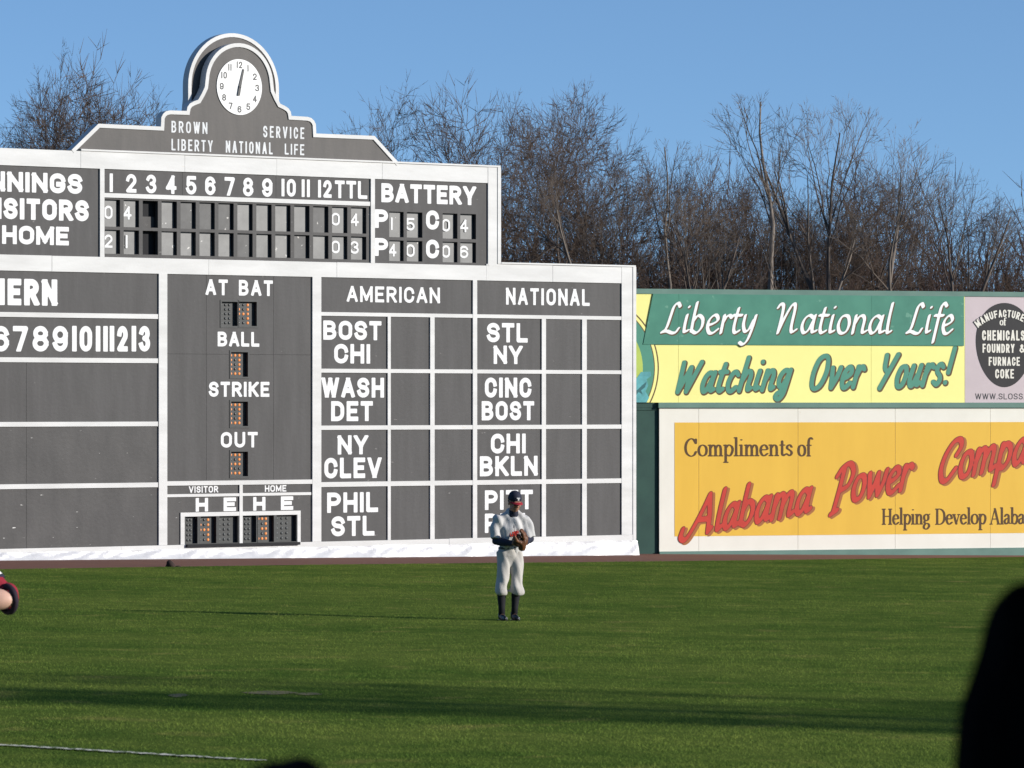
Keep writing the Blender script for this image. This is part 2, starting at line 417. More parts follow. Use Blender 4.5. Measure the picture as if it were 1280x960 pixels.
# pen lettering ---------------------------------------------------
def c_(*p): return ('c', p)
def l_(*p): return ('l', p)
oval = [(.5, 1), (.24, .9), (.1, .5), (.2, .12), (.4, 0), (.64, .12), (.76, .5), (.68, .88)]
PEN = {
 'a': (1.0, [c_((.72, .84), (.46, 1), (.18, .78), (.08, .36), (.24, .02), (.5, .18), (.72, .72)), c_((.8, 1), (.73, .5), (.75, .08), (.98, .14))]),
 'b': (.95, [c_((.22, 1.7), (.14, .9), (.1, .1)), c_((.12, .6), (.4, .98), (.72, .78), (.72, .32), (.42, 0), (.1, .14))]),
 'c': (.8, [c_((.7, .82), (.46, 1), (.2, .8), (.09, .4), (.22, .05), (.46, 0), (.74, .2))]),
 'e': (.86, [c_((.12, .44), (.42, .52), (.7, .72), (.6, .97), (.4, .99), (.15, .72), (.1, .35), (.25, .03), (.48, 0), (.78, .22))]),
 'f': (.66, [c_((.86, 1.52), (.66, 1.7), (.46, 1.45), (.38, .9), (.3, .2), (.22, -.5)), l_((.1, 1), (.7, 1))]),
 'g': (.97, [c_((.72, .84), (.46, 1), (.18, .8), (.09, .45), (.25, .14), (.5, .26), (.72, .74)), c_((.8, 1), (.74, .3), (.66, -.22), (.4, -.5), (.12, -.4), (.2, -.2), (.5, -.08))]),
 'h': (.98, [c_((.22, 1.7), (.15, .8), (.1, 0)), c_((.12, .45), (.35, .9), (.6, 1), (.74, .78), (.68, .3), (.72, .05), (.92, .14))]),
 'i': (.46, [c_((.2, 1), (.14, .5), (.16, .08), (.38, .14)), l_((.25, 1.44), (.252, 1.46))]),
 'l': (.46, [c_((.24, 1.7), (.15, .8), (.16, .08), (.38, .14))]),
 'm': (1.5, [c_((.17, 1), (.13, .5), (.1, 0)), c_((.12, .45), (.34, .9), (.54, 1), (.66, .78), (.6, 0)), c_((.63, .45), (.88, .9), (1.08, 1), (1.2, .78), (1.14, .25), (1.18, .05), (1.4, .14))]),
 'n': (.98, [c_((.17, 1), (.13, .5), (.1, 0)), c_((.12, .45), (.35, .9), (.58, 1), (.72, .78), (.67, .25), (.72, .05), (.92, .14))]),
 'o': (.9, [('o', oval)]),
 'p': (.95, [c_((.18, 1), (.1, .2), (.02, -.62)), c_((.12, .6), (.4, .98), (.72, .78), (.72, .32), (.42, 0), (.1, .16))]),
 'r': (.68, [c_((.17, 1), (.13, .5), (.1, 0)), c_((.12, .5), (.3, .88), (.5, 1), (.66, .86))]),
 's': (.72, [c_((.62, .84), (.4, 1), (.18, .86), (.22, .62), (.5, .42), (.58, .2), (.38, 0), (.08, .14))]),
 't': (.6, [c_((.3, 1.4), (.2, .8), (.16, .25), (.28, .02), (.52, .14)), l_((.02, 1), (.56, 1))]),
 'u': (1.0, [c_((.17, 1), (.1, .4), (.2, .05), (.42, .06), (.66, .55)), c_((.78, 1), (.7, .4), (.74, .05), (.95, .14))]),
 'v': (.84, [c_((.08, 1), (.2, .5), (.3, .02)), c_((.3, .02), (.6, .5), (.74, 1))]),
 'w': (1.25, [c_((.08, 1), (.18, .5), (.28, .02)), c_((.28, .02), (.5, .5), (.64, .95)), c_((.64, .95), (.7, .4), (.8, .02)), c_((.8, .02), (1.05, .5), (1.16, 1))]),
 'y': (.92, [c_((.14, 1), (.1, .5), (.26, .1), (.5, .24), (.7, .75)), c_((.82, 1), (.7, .3), (.5, -.36), (.25, -.62), (.0, -.5))]),
 '!': (.62, [l_((.32, 1.75), (.26, .55)), l_((.2, .06), (.21, .08))]),
 ' ': (.6, []),
 'L': (1.3, [c_((1.02, 1.46), (.86, 1.66), (.62, 1.44), (.48, .8), (.34, .26), (.08, .03)), c_((.08, .03), (.4, .1), (.7, .0), (.95, .02), (1.12, .26))]),
 'N': (1.55, [c_((.06, 1.4), (.2, 1.62), (.38, 1.5), (.36, .9), (.26, .0)), c_((.27, .05), (.55, .85), (.85, 1.5), (1.04, 1.62), (1.1, 1.3), (1.02, .4), (1.1, .06), (1.35, .2))]),
 'W': (1.75, [l_((.16, 1.55), (.2, .05)), l_((.2, .05), (.8, 1.3)), l_((.8, 1.3), (.84, .05)), l_((.84, .05), (1.5, 1.55))]),
 'O': (1.35, [('o', [(.75, 1.6), (.32, 1.4), (.12, .8), (.2, .2), (.5, 0), (.92, .2), (1.16, .8), (1.06, 1.4)])]),
 'Y': (1.2, [c_((.16, 1.6), (.24, 1.0), (.52, .78)), l_((1.08, 1.6), (.2, .0))]),
 'A': (1.3, [c_((-.72, .34), (-.78, .02), (-.5, -.14), (-.2, .12), (.3, .9), (.66, 1.62)), l_((.66, 1.62), (.86, .7), (.92, .02)), l_((.92, .02), (1.08, .16)), l_((.14, .62), (.86, .58))]),
 'P': (1.1, [c_((.42, 1.45), (.3, .6), (.14, -.32)), l_((.0, -.38), (.36, -.26)), c_((.02, 1.2), (.3, 1.52), (.75, 1.62), (1.04, 1.22), (.84, .72), (.34, .54))]),
 'C': (1.25, [c_((.98, 1.0), (1.2, 1.3), (1.08, 1.6), (.7, 1.58), (.3, 1.15), (.12, .55), (.28, .08), (.62, .02), (1.05, .42))]),
}
ROM = {   # upright roman with serifs; 's' strokes are thin serifs
 'C': (1.3, [c_((1.1, 1.2), (.9, 1.5), (.6, 1.58), (.25, 1.3), (.1, .78), (.22, .25), (.6, -.02), (.95, .08), (1.14, .4)), l_((1.12, 1.55), (1.12, 1.15))]),
 'H': (1.4, [l_((.28, 0), (.28, 1.56)), l_((1.12, 0), (1.12, 1.56)), ('t', ((.28, .82), (1.12, .82))), ('t', ((.06, 0), (.5, 0))), ('t', ((.06, 1.56), (.5, 1.56))), ('t', ((.9, 0), (1.34, 0))), ('t', ((.9, 1.56), (1.34, 1.56)))]),
 'D': (1.4, [l_((.28, 0), (.28, 1.56)), c_((.28, 1.56), (.75, 1.54), (1.12, 1.25), (1.22, .78), (1.12, .3), (.75, .02), (.28, 0)), ('t', ((.06, 0), (.4, 0))), ('t', ((.06, 1.56), (.4, 1.56)))]),
 'A': (1.35, [('t', ((.14, 0), (.66, 1.6))), l_((.66, 1.6), (1.16, 0)), ('t', ((.3, .52), (1.0, .52))), ('t', ((-.02, 0), (.32, 0))), ('t', ((.96, 0), (1.36, 0)))]),
 'a': (.92, [c_((.14, .78), (.36, 1), (.62, .9), (.66, .6), (.66, .14), (.86, .06)), c_((.66, .6), (.3, .52), (.1, .28), (.24, .02), (.48, .06), (.66, .26))]),
 'b': (1.0, [l_((.2, 1.68), (.2, .05)), c_((.2, .7), (.5, 1), (.84, .82), (.88, .4), (.62, 0), (.2, .12)), ('t', ((.0, 1.66), (.2, 1.68)))]),
 'e': (.88, [c_((.12, .55), (.74, .58), (.66, .9), (.44, 1.0), (.18, .82), (.1, .42), (.26, .06), (.5, 0), (.78, .2))]),
 'f': (.62, [c_((.74, 1.55), (.56, 1.68), (.36, 1.5), (.3, 1.1), (.3, 0)), ('t', ((.08, .98), (.62, .98))), ('t', ((.1, 0), (.52, 0)))]),
 'g': (.92, [('o', [(.42, 1), (.18, .86), (.14, .6), (.26, .38), (.46, .34), (.66, .46), (.7, .76), (.6, .95)]), c_((.28, .36), (.16, .2), (.3, .08), (.66, .04), (.8, -.22), (.5, -.52), (.16, -.46), (.1, -.22), (.3, .04)), ('t', ((.66, .9), (.9, 1.02)))]),
 'i': (.5, [l_((.25, 1), (.25, 0)), ('t', ((.04, 0), (.46, 0))), ('t', ((.06, .98), (.25, 1))), l_((.25, 1.46), (.252, 1.48))]),
 'l': (.5, [l_((.25, 1.68), (.25, 0)), ('t', ((.04, 0), (.46, 0))), ('t', ((.04, 1.66), (.25, 1.68)))]),
 'm': (1.55, [l_((.25, 1), (.25, 0)), c_((.25, .68), (.48, .98), (.7, .92), (.78, .6), (.78, 0)), c_((.78, .68), (1.0, .98), (1.22, .92), (1.3, .6), (1.3, 0)), ('t', ((.04, 0), (.46, 0))), ('t', ((.58, 0), (.98, 0))), ('t', ((1.1, 0), (1.5, 0))), ('t', ((.04, .98), (.25, 1)))]),
 'n': (1.05, [l_((.25, 1), (.25, 0)), c_((.25, .68), (.5, .98), (.74, .92), (.82, .6), (.82, 0)), ('t', ((.04, 0), (.46, 0))), ('t', ((.62, 0), (1.02, 0))), ('t', ((.04, .98), (.25, 1)))]),
 'o': (.98, [('o', [(.49, 1), (.2, .86), (.1, .5), (.2, .14), (.49, 0), (.78, .14), (.88, .5), (.78, .86)])]),
 'p': (1.0, [l_((.22, 1), (.22, -.6)), c_((.22, .7), (.5, 1), (.84, .84), (.9, .44), (.64, .0), (.22, .14)), ('t', ((.02, -.6), (.46, -.6))), ('t', ((.02, .98), (.22, 1)))]),
 's': (.74, [c_((.62, .78), (.44, 1), (.2, .9), (.18, .66), (.5, .46), (.62, .24), (.42, 0), (.1, .18))]),
 't': (.62, [c_((.3, 1.36), (.3, .7), (.3, .16), (.44, 0), (.6, .12)), ('t', ((.06, .98), (.58, .98)))]),
 'v': (.95, [l_((.14, 1), (.48, 0)), ('t', ((.48, 0), (.8, 1))), ('t', ((-.02, .98), (.34, .98))), ('t', ((.64, .98), (.96, .98)))]),
 ' ': (.5, []),
}
def pen(text, A, B, xh, parent, layers, font=PEN, slant=.25, nibang=40, space=.06, width=None, cell=.05):
    """Pen lettering from baseline point A to B (s,z); xh x-height in metres.
    layers: list of (material, nib_a, nib_b, y, du, dv) back to front, nib in x-heights; width None = natural, else stretch to A..B."""
    st = []; x = 0
    for ch in text:
        W, S = font[ch]
        for k, P in S:
            thin = k == 't'
            Q = cat(P, 5, True) if k == 'o' else (cat(P, 5) if k == 'c' else np.array(P, float))
            st.append((Q+np.array([x, 0]), thin))
        x += W+space
    tot = x-space
    L = math.hypot(B[0]-A[0], B[1]-A[1]); kx = L/(tot*xh); rise = (B[1]-A[1])/(B[0]-A[0])
    objs = []
    for m, a, b, y, du, dv in layers:
        for cl_ in (cell, cell*.93, cell*.86, cell*1.07, cell*.8):
            fd = Field(-1.1*kx-.3, tot*kx+.9, -1.0, 2.2, cl_)
            for Q, thin in st:
                Q = np.c_[Q[:, 0]*kx+Q[:, 1]*slant*.8, Q[:, 1]]
                if thin: fd.nib(Q, b, b, 0)
                else: fd.nib(Q, a, b, R(nibang))
            ob = fill('lettering', fd.loops(), lambda u, v: (A[0]+(u+du)*xh, A[1]+(v+dv)*xh+(u+du)*xh*rise), m, parent, y, .003, (fd.F < 0).sum()*cl_*cl_*xh*xh)
            if ob: break
        objs.append(ob or fill('lettering', fd.loops(), lambda u, v: (A[0]+(u+du)*xh, A[1]+(v+dv)*xh+(u+du)*xh*rise), m, parent, y, .003))
    return objs

# ------------------------------------------------------------------ survey of the place
GA, GB = -.013, -.0055                                  # the outfield falls gently away
def zg(x, y):
    return GA*max(-40, min(40, x))+GB*(max(0, min(112, y))-60)
def gp(px, py):
    """Where the sight line through photo point (px, py) meets the field."""
    dx, dz = (px-CX)/F, -(py-CY)/F
    y = (H+GB*60)/(GA*dx+GB-dz)
    return dx*y, y
class Plane:
    """A vertical wall plane: origin seen at px=0, distance y0, vanishing at pv."""
    def __init__(s, y0, pv):
        s.y0, s.pv = y0, pv; s.x0 = -CX*y0/F
        x1, y1 = (800-CX)*y0/(1-800/pv)/F, y0/(1-800/pv)
        d = Vector((x1-s.x0, y1-y0)).normalized(); s.c, s.s = d.x, d.y; s.ang = math.atan2(d.y, d.x)
    def S(s, px):
        y = s.y0/(1-px/s.pv); return math.hypot((px-CX)*y/F-s.x0, y-s.y0)*(1 if px >= 0 else -1)
    def Z(s, px, py): return H-(py-CY)*s.y0/(1-px/s.pv)/F
    def at(s, px, py): return (s.S(px), s.Z(px, py))
    def xy(s, t): return s.x0+s.c*t, s.y0+s.s*t
SB = Plane(82.8, 8060.0)
W2 = Plane(92.8*(17500-825)/17500, 17500.0)
def bx(x0, x1, yt, yb, P=SB):
    xm = (x0+x1)/2
    return (P.S(x0), P.S(x1), P.Z(xm, yb), P.Z(xm, yt))

# ------------------------------------------------------------------ ground
def sheet(name, polys, m, dz):
    v, f = [], []
    for p in polys:
        k = len(v); v += [(x, y, zg(x, y)+dz) for x, y in p]; f.append(tuple(range(k, k+len(p))))
    o = link(name, me_from(v, f, name), None, m); tag(o, kind='structure'); return o
xs = [-2500, -400, -40, 40, 400, 2500]; ys = [-800, 0, 112, 400, 3000]
gv = [(x, y, zg(x, y)) for y in ys for x in xs]; nx = len(xs)
gf = [(j*nx+i, j*nx+i+1, (j+1)*nx+i+1, (j+1)*nx+i) for j in range(len(ys)-1) for i in range(nx-1)]
M['soil'] = mat('leaf_litter', (.10, .078, .055), .95, c2=(.055, .045, .03), scale=.6, bump=.4, bscale=6)
tag(link('ground', me_from(gv, gf), None, M['soil']), kind='structure')
M['track'] = mat('warning_track_dirt', (.185, .078, .052), .95, c2=(.145, .062, .043), scale=1.6, stretch=(.5, 2, 1), bump=.35, bscale=18)
edge = [gp(-180, 714.5), gp(0, 712), gp(400, 706.3), gp(825, 702.2), gp(1280, 696.6), gp(1500, 694)]
a = SB.xy(-12); b = W2.xy(W2.S(1280)+12)
sheet('warning_track', [[edge[0], edge[1], edge[2], edge[3], edge[4], edge[5], (b[0], b[1]+2), (b[0]-20, b[1]+3), (SB.xy(15)[0], SB.xy(15)[1]+2), (a[0], a[1]+1)]], M['track'], .004)
# grass: turf sheet with blades on it
def turf(name, k):
    m = bpy.data.materials.new(name); m.use_nodes = True; n, l = m.node_tree.nodes, m.node_tree.links
    b = n['Principled BSDF']; b.inputs['Roughness'].default_value = .9; b.inputs['Specular IOR Level'].default_value = 0
    t = n.new('ShaderNodeTexCoord')
    def noise(sc_, det, st):
        mp = n.new('ShaderNodeMapping'); mp.inputs['Scale'].default_value = st
        q = n.new('ShaderNodeTexNoise'); q.inputs['Scale'].default_value = sc_; q.inputs['Detail'].default_value = det
        l.new(t.outputs['Object'], mp.inputs[0]); l.new(mp.outputs[0], q.inputs[0]); return q.outputs[0]
    def ramp(f, c0, c1, p0=.32, p1=.68):
        r = n.new('ShaderNodeValToRGB'); r.color_ramp.elements[0].color = (*c0, 1); r.color_ramp.elements[1].color = (*c1, 1)
        r.color_ramp.elements[0].position = p0; r.color_ramp.elements[1].position = p1; l.new(f, r.inputs[0]); return r.outputs[0]
    g = lambda *c: tuple(x*k for x in c)
    A = ramp(noise(.42, 6, (.6, 1, 1)), g(.050, .092, .018), g(.112, .146, .031), .38, .62)
    B = ramp(noise(2.2, 5, (1, 1, 1)), g(.052, .084, .016), g(.118, .146, .030))
    mx = n.new('ShaderNodeMix'); mx.data_type = 'RGBA'; mx.inputs[0].default_value = .5; l.new(A, mx.inputs[6]); l.new(B, mx.inputs[7])
    # worn straw-coloured patches
    D = n.new('ShaderNodeMix'); D.data_type = 'RGBA'; l.new(mx.outputs[2], D.inputs[6]); D.inputs[7].default_value = (*g(.20, .17, .055), 1)
    rr = n.new('ShaderNodeMapRange'); rr.inputs['From Min'].default_value = .60; rr.inputs['From Max'].default_value = .78; rr.inputs['To Max'].default_value = .6
    l.new(noise(1.1, 7, (1, 1, 1)), rr.inputs[0]); l.new(rr.outputs[0], D.inputs[0])
    l.new(D.outputs[2], b.inputs['Base Color'])
    return m
M['turf'] = turf('turf', 1.12); M['blade'] = turf('grass_blade', 2.0)
tl = M['blade'].node_tree; bb = tl.nodes['Principled BSDF']
tr = tl.nodes.new('ShaderNodeBsdfTranslucent'); ms = tl.nodes.new('ShaderNodeMixShader'); ms.inputs[0].default_value = .5
tl.links.new(bb.inputs['Base Color'].links[0].from_socket, tr.inputs['Color'])
tl.links.new(bb.outputs[0], ms.inputs[1]); tl.links.new(tr.outputs[0], ms.inputs[2]); tl.links.new(ms.outputs[0], tl.nodes['Material Output'].inputs[0])
fieldpoly = [(-60, 14), (60, 14), (60, edge[5][1]), edge[5], edge[4], edge[3], edge[2], edge[1], edge[0], (-60, edge[0][1]-2)]
def strips(poly, x0, x1, n):            # keep the sheet on the field's slope
    return [poly]
sheet('outfield', [[(-40, 8), (40, 8), edge[5], edge[4], edge[3], edge[2], edge[1], edge[0], (-40, edge[0][1]-6)]], M['turf'], .008)
ex = np.array([e[0] for e in edge]); ey = np.array([e[1] for e in edge])
NB = 620000
# rows further off get fewer blades per square metre
yy = 30+62*rng.random(NB)**1.5; half = .1153*yy+2.2
xx = (rng.random(NB)*2-1)*half
ok = yy < np.interp(xx, ex, ey)+.06*rng.standard_normal(NB); xx, yy = xx[ok], yy[ok]; n = len(xx)
pat = np.sin(xx*2.1+np.sin(yy*.9)*2)*np.sin(yy*1.3+np.sin(xx*1.7)*2)
hh = (.010+.013*rng.random(n)**2)*(1+.3*pat); ww = .0035+.004*rng.random(n)
th = rng.random(n)*math.pi*2; lx, ly = rng.standard_normal(n)*.016, rng.standard_normal(n)*.016
z0 = GA*xx+GB*(yy-60)+.006
V = np.empty((n, 3, 3), np.float32)
V[:, 0] = np.c_[xx-ww*np.cos(th), yy-ww*np.sin(th), z0]; V[:, 1] = np.c_[xx+ww*np.cos(th), yy+ww*np.sin(th), z0]; V[:, 2] = np.c_[xx+lx, yy+ly, z0+hh]
gme = bpy.data.meshes.new('grass'); gme.vertices.add(n*3); gme.vertices.foreach_set('co', V.ravel())
gme.loops.add(n*3); gme.loops.foreach_set('vertex_index', np.arange(n*3, dtype=np.int32))
gme.polygons.add(n); gme.polygons.foreach_set('loop_start', np.arange(0, n*3, 3, dtype=np.int32)); gme.update(calc_edges=True)
tag(link('grass', gme, None, M['blade']), 'short green outfield grass between the camera and the dirt track', 'grass', kind='stuff')
# chalk foul line, scuffed
M['chalk'] = wear(mat('chalk', (.66, .63, .52), .9, var=.15, scale=9), (.09, .12, .04), 14, .52)
p0, p1 = gp(-160, 924), gp(330, 953.4)
dd = Vector((p1[0]-p0[0], p1[1]-p0[1])).normalized(); nn = Vector((-dd.y, dd.x))*.055
lp = []; N = 90
for i in range(N+1):
    q = Vector(p0)+(Vector(p1)-Vector(p0))*(i/N); e = .8+.4*random.random(); lp.append((q+nn*e, q-nn*e))
cm = MB()
for i in range(N):
    q = [lp[i][0], lp[i+1][0], lp[i+1][1], lp[i][1]]
    cm.add([(c.x, c.y, zg(c.x, c.y)+.018+.004*random.random()) for c in q], [(0, 1, 2, 3)])
tag(cm.build('chalk_line', M['chalk']), kind='structure')
M['worn'] = mat('worn_turf', (.19, .150, .060), .95, c2=(.09, .09, .026), scale=5, bump=.3)
for px_, py_, w_, d_ in ((338, 867.5, .26, .30), (385, 869, .13, .2), (222, 871, .10, .25)):
    a0 = gp(px_, py_); pl_ = [(a0[0]+w_*math.cos(R(t))*random.uniform(.7, 1.2), a0[1]+d_*math.sin(R(t))*random.uniform(.7, 1.2)) for t in range(0, 360, 20)]
    sheet('worn_patch', [pl_], M['worn'], .0145)
# dark clod on the dirt
x, y = gp(213, 709)
v, f = ell((0, 0, .03), (.10, .07, .075), None, 9)
v = [Vector(q)*(1+.22*math.sin(q[0]*31+q[2]*23)+.1*random.random()) for q in v]
v2, f2 = ell((.14, 0, .01), (.06, .04, .02), None, 7)
cl = MB().add(v, f).add(v2, f2).build('clod', mat('dark_clod', (.035, .022, .018), .9, var=.3, scale=9), None, True); cl.location = (x, y, zg(x, y))
tag(cl, 'small dark lump of dirt lying on the track below the scoreboard', 'clod')

# ------------------------------------------------------------------ scoreboard
x0, y0 = SB.xy(0)
sb = empty('scoreboard', 'grey and white hand operated scoreboard with clock pediment behind the dirt track', 'scoreboard', (x0, y0, 0), SB.ang)
S = SB.S
SL = -7.5                                               # the board goes on beyond the picture
Z = dict(top=7.695, pt=7.375, ub=5.705, lt=5.41, base=.22)
sR1, sR2 = S(624), S(793)
def white(name, x0, x1, z0, z1, y0=-.03, y1=.06, m='white'):
    return MB().box(x0, x1, y0, y1, z0, z1).build(name, M[m], sb)
# body behind the boards
MB().box(SL, sR2-.02, .16, .40, -.25, 5.70).box(SL, sR1-.02, .16, .40, 5.70, 7.68).build('backing', M['dark'], sb)
# white boards: upper band in lengths with open joints
def run(name, cuts, z0, z1, y0=-.03, y1=.06):
    for a_, b_ in zip(cuts[:-1], cuts[1:]):
        dz = random.uniform(-.004, .004); MB().box(a_+.003, b_-.003, y0+random.uniform(0, .004), y1, z0, z1+dz).build(name, M['white'], sb)
run('top_board', [SL, -2.6, S(100), S(230), S(345), S(477), S(609)], Z['pt'], Z['top'])
white('top_cap', S(100), sR1, Z['top']+.006, Z['top']+.04, -.05, .2)
run('middle_board', [SL, -2.2, S(64), S(260), S(420), S(607)], Z['lt'], Z['ub'])
white('upright', S(609), sR1, Z['ub'], Z['top'], -.033)
white('edge_strip', sR1-.07, sR1+.012, 5.75, Z['top']+.004, -.047, -.034)
run('middle_board', [S(607), S(690), S(776)], Z['lt'], 5.745)
white('top_cap', sR1+.02, sR2, 5.752, 5.785, -.05, .2)
white('upright', S(776), sR2, Z['base'], 5.745, -.033)
white('edge_strip', sR2-.07, sR2+.012, .0, 5.75, -.047, -.034)
run('sill_board', [SL, -3, S(150), S(345), S(560), S(640), sR2], .05, Z['base'], -.045, .06)

def panel(x0, x1, z0, z1, m='grey', holes=(), y0=0, y1=.06, seams=(), label=None, zseams=()):
    """Board with rectangular openings; real butt joints at seams."""
    xs = sorted({x0, x1, *[h[0] for h in holes], *[h[1] for h in holes], *[q for q in seams]})
    zs = sorted({z0, z1, *zseams, *[h[2] for h in holes], *[h[3] for h in holes]})
    mb = MB()
    for i in range(len(xs)-1):
        for j in range(len(zs)-1):
            cx, cz = (xs[i]+xs[i+1])/2, (zs[j]+zs[j+1])/2
            if any(h[0] < cx < h[1] and h[2] < cz < h[3] for h in holes): continue
            g0 = .0025 if xs[i] in seams else 0; g1 = .0025 if xs[i+1] in seams else 0
            h0 = .002 if zs[j] in zseams else 0; h1 = .002 if zs[j+1] in zseams else 0
            mb.box(xs[i]+g0, xs[i+1]-g1, y0, y1, zs[j]+h0, zs[j+1]-h1)
    o = mb.build('panel', M[m], sb)
    if label: o['label'] = label
    return o
def txt(p, t, x0, x1, yt, yb, w=.11, gap=.16, m='letter', y=-.001):
    return block(t, bx(x0, x1, yt, yb), p, M[m], w, gap, y)

# --- upper tier: innings
p = panel(SL, S(122.5), Z['ub'], Z['pt'], label='grey panel with the line score headings', seams=(-2.4,))
txt(p, 'INNINGS', -22, 102.7, 215.5, 240.6, .125, .13)
txt(p, 'VISITORS', -26, 110.8, 248.3, 274.8, .125, .12)
txt(p, 'HOME', 2.5, 86, 282.6, 305.8, .125, .13)
white('upright', S(124), S(129.5), Z['ub'], Z['pt'], -.033)
p = panel(S(129.5), S(461.5), 6.92, Z['pt'], label='grey strip numbering the innings', seams=(S(228), S(345)))
cx = [139, 164, 189, 214, 239, 262.7, 287, 310, 334]
for i, c in enumerate(cx):
    hw = 2 if i == 0 else 6.4
    yt = 216.8+(c-139)*.031; txt(p, str(i+1), c-hw, c+hw, yt, yt+23.2, .1, .1)
for t, a_, b_ in (('10', 351.8, 369.6), ('11', 377, 388.6), ('12', 397.5, 414.4), ('T', 418.5, 430.7), ('T', 432.8, 445), ('L', 447.3, 459)):
    yt = 216.8+((a_+b_)/2-139)*.031; txt(p, t, a_, b_, yt, yt+22, .1, .16)
white('rail', S(129.5), S(461.5), 6.835, 6.918, -.03)
# openings: 14 columns, two rows
holes = []; cols_ = []
pitch = (461.5-130)/14
for k in range(14):
    a_, b_ = S(130+pitch*k+1.0), S(130+pitch*(k+1)-3.6); cols_.append((a_, b_)); holes += [(a_, b_, 6.285, 6.80), (a_, b_, 5.77, 6.225)]
panel(S(129.5), S(461.5), Z['ub'], 6.835, 'grey_old', holes, .0, .10, label='grey grid of openings for the number plates')
UP = ['0', '4', None]+['']*9+['0', '4']; LO = ['2', '1', None]+['']*9+['0', '3']
def plate(a_, b_, z0, z1, t, tilt=0):
    h = z1-z0; pl = MB()
    i0, i1 = a_+.005, b_-.02; q = [(i0, z0-.02), (i1+tilt, z0-.02), (i1-tilt, z1+.02), (i0, z1+.02)]
    o = pl.prism(q, .072+random.uniform(-.008, .010), .086).build('number_plate', M['plate' if t else random.choice(('plate', 'plate_old', 'plate_dark', 'plate_old'))], sb)
    if t:
        wv = (b_-a_)*.54; zc = z0+h*.53; bh = .125
        s_ = a_+(b_-a_)*.07; s2 = s_+(wv if t != '1' else .055)
        if t == '1': s_ += wv*.3; s2 += wv*.3
        o['label'] = 'plate reading '+t
        block(t, (s_, s2, zc-bh, zc+bh), o, M['letter'], .085, .1, .061)
    return o
for k in range(14):
    for row, (z0, z1) in ((UP, (6.285, 6.80)), (LO, (5.77, 6.225))):
        if row[k] is None: continue
        plate(*cols_[k], z0, z1, row[k], random.uniform(-.012, .022))
# in the open column: a plank inside the upper opening
MB().box(cols_[2][0], cols_[2][1], .12, .15, 6.27, 6.50).build('plank', M['grey_old'], sb)
white('upright', S(462.5), S(467.5), Z['ub'], Z['pt'], -.033)
# --- battery
holes = []; bw = [(486.6, 504.6), (508.6, 528), (553.4, 571.8), (575.4, 595)]
for a_, b_ in bw: holes += [(S(a_), S(b_), 6.235, 6.74), (S(a_), S(b_), 5.76, 6.17)]
p = panel(S(467.5), S(608), Z['ub'], Z['pt'], 'grey', holes, 0, .10, label='grey battery panel with number openings')
txt(p, 'BATTERY', 476.6, 594.8, 231, 254.6, .12, .115)
for yt, yb in ((261.8, 285), (297.6, 320)): txt(p, 'P', 468.6, 485, yt, yb, .125)
for yt, yb in ((263, 287), (299.5, 323)): txt(p, 'C', 532.5, 548.5, yt, yb, .12)
for i, (t, u) in enumerate((('1', '4'), ('5', '0'), ('0', '0'), ('4', '6'))):
    a_, b_ = S(bw[i][0]), S(bw[i][1])
    plate(a_, b_, 6.235, 6.74, t, random.uniform(-.01, .02)); plate(a_, b_, 5.76, 6.17, u, random.uniform(-.01, .02))
# --- lower tier, line score columns
rails = [(4.545, 4.635), (3.70, 3.79), (2.495, 2.583), (1.33, 1.42)]
tops = [Z['lt']]+[r[0] for r in rails]; bots = [r[1] for r in rails]+[Z['base']]
ps = []
for i, (t, b_) in enumerate(zip(tops, bots)):
    ps.append(panel(SL, S(196.5), b_, t, 'grey_old' if i > 2 else 'grey', seams=(S(33),) if i > 1 else (-2.9,), label=('grey heading panel', 'grey panel numbering the innings', 'blank grey panel', 'blank grey panel', 'blank grey panel with white scuffs')[i]))
for a_, b_ in rails: MB().box(SL, S(196.5), -.028, .06, a_, b_).build('rail', M['white'], sb)
txt(ps[0], 'SOUTHERN', -104, 71.5, 347.6, 381, .125, .12)
for t, a_, b_ in (('6', -9, 11), ('7', 16, 35), ('8', 40.5, 60.5), ('9', 65.6, 84.6), ('10', 90, 115), ('11', 119.6, 131.4), ('12', 137, 159.6), ('13', 164.4, 187.6)):
    txt(ps[1], t, a_, b_, 407.4, 439.4, .105, .13)
for i in range(5):
    c = 1-24.8*(5-i); txt(ps[1], str(i+1), c-(3 if i == 0 else 9.5), c+(3 if i == 0 else 9.5), 407.4, 439.4, .105, .13)
white('upright', S(197.5), S(208), Z['base'], Z['lt'], -.033)
# --- centre panel: at bat, ball, strike, out
def hole(x0, x1, yt, yb): return bx(x0, x1, yt, yb)
LED = dict(atbat=[hole(277, 296.5, 377.2, 407.5), hole(298.5, 320.6, 377.2, 407.5)], ball=[hole(288.6, 309.6, 440.2, 471)], strike=[hole(288.6, 309.6, 502, 532.6)], out=[hole(288.6, 309.6, 564.6, 595.4)])
allh = [h for q in LED.values() for h in q]
p = panel(S(208), S(389.5), 1.44, Z['lt'], 'grey', allh, 0, .06, label='grey panel with the at bat, ball, strike and out lamps', seams=(S(258), S(342)), zseams=(3.88,))
txt(p, 'AT BAT', 257, 341, 349.8, 369.4, .105, .2)
txt(p, 'BALL', 272, 324, 414.8, 433.2, .11, .16)
txt(p, 'STRIKE', 261, 336.6, 477.2, 496, .11, .16)
txt(p, 'OUT', 276, 322, 540, 559.4, .105, .2)
DOT = {'0': '111101101101111', '2': '111001111100111', '3': '111001011001111', '4': '001101111001001', '8': '111101111101111', '': '0'*15}
BULB = {}
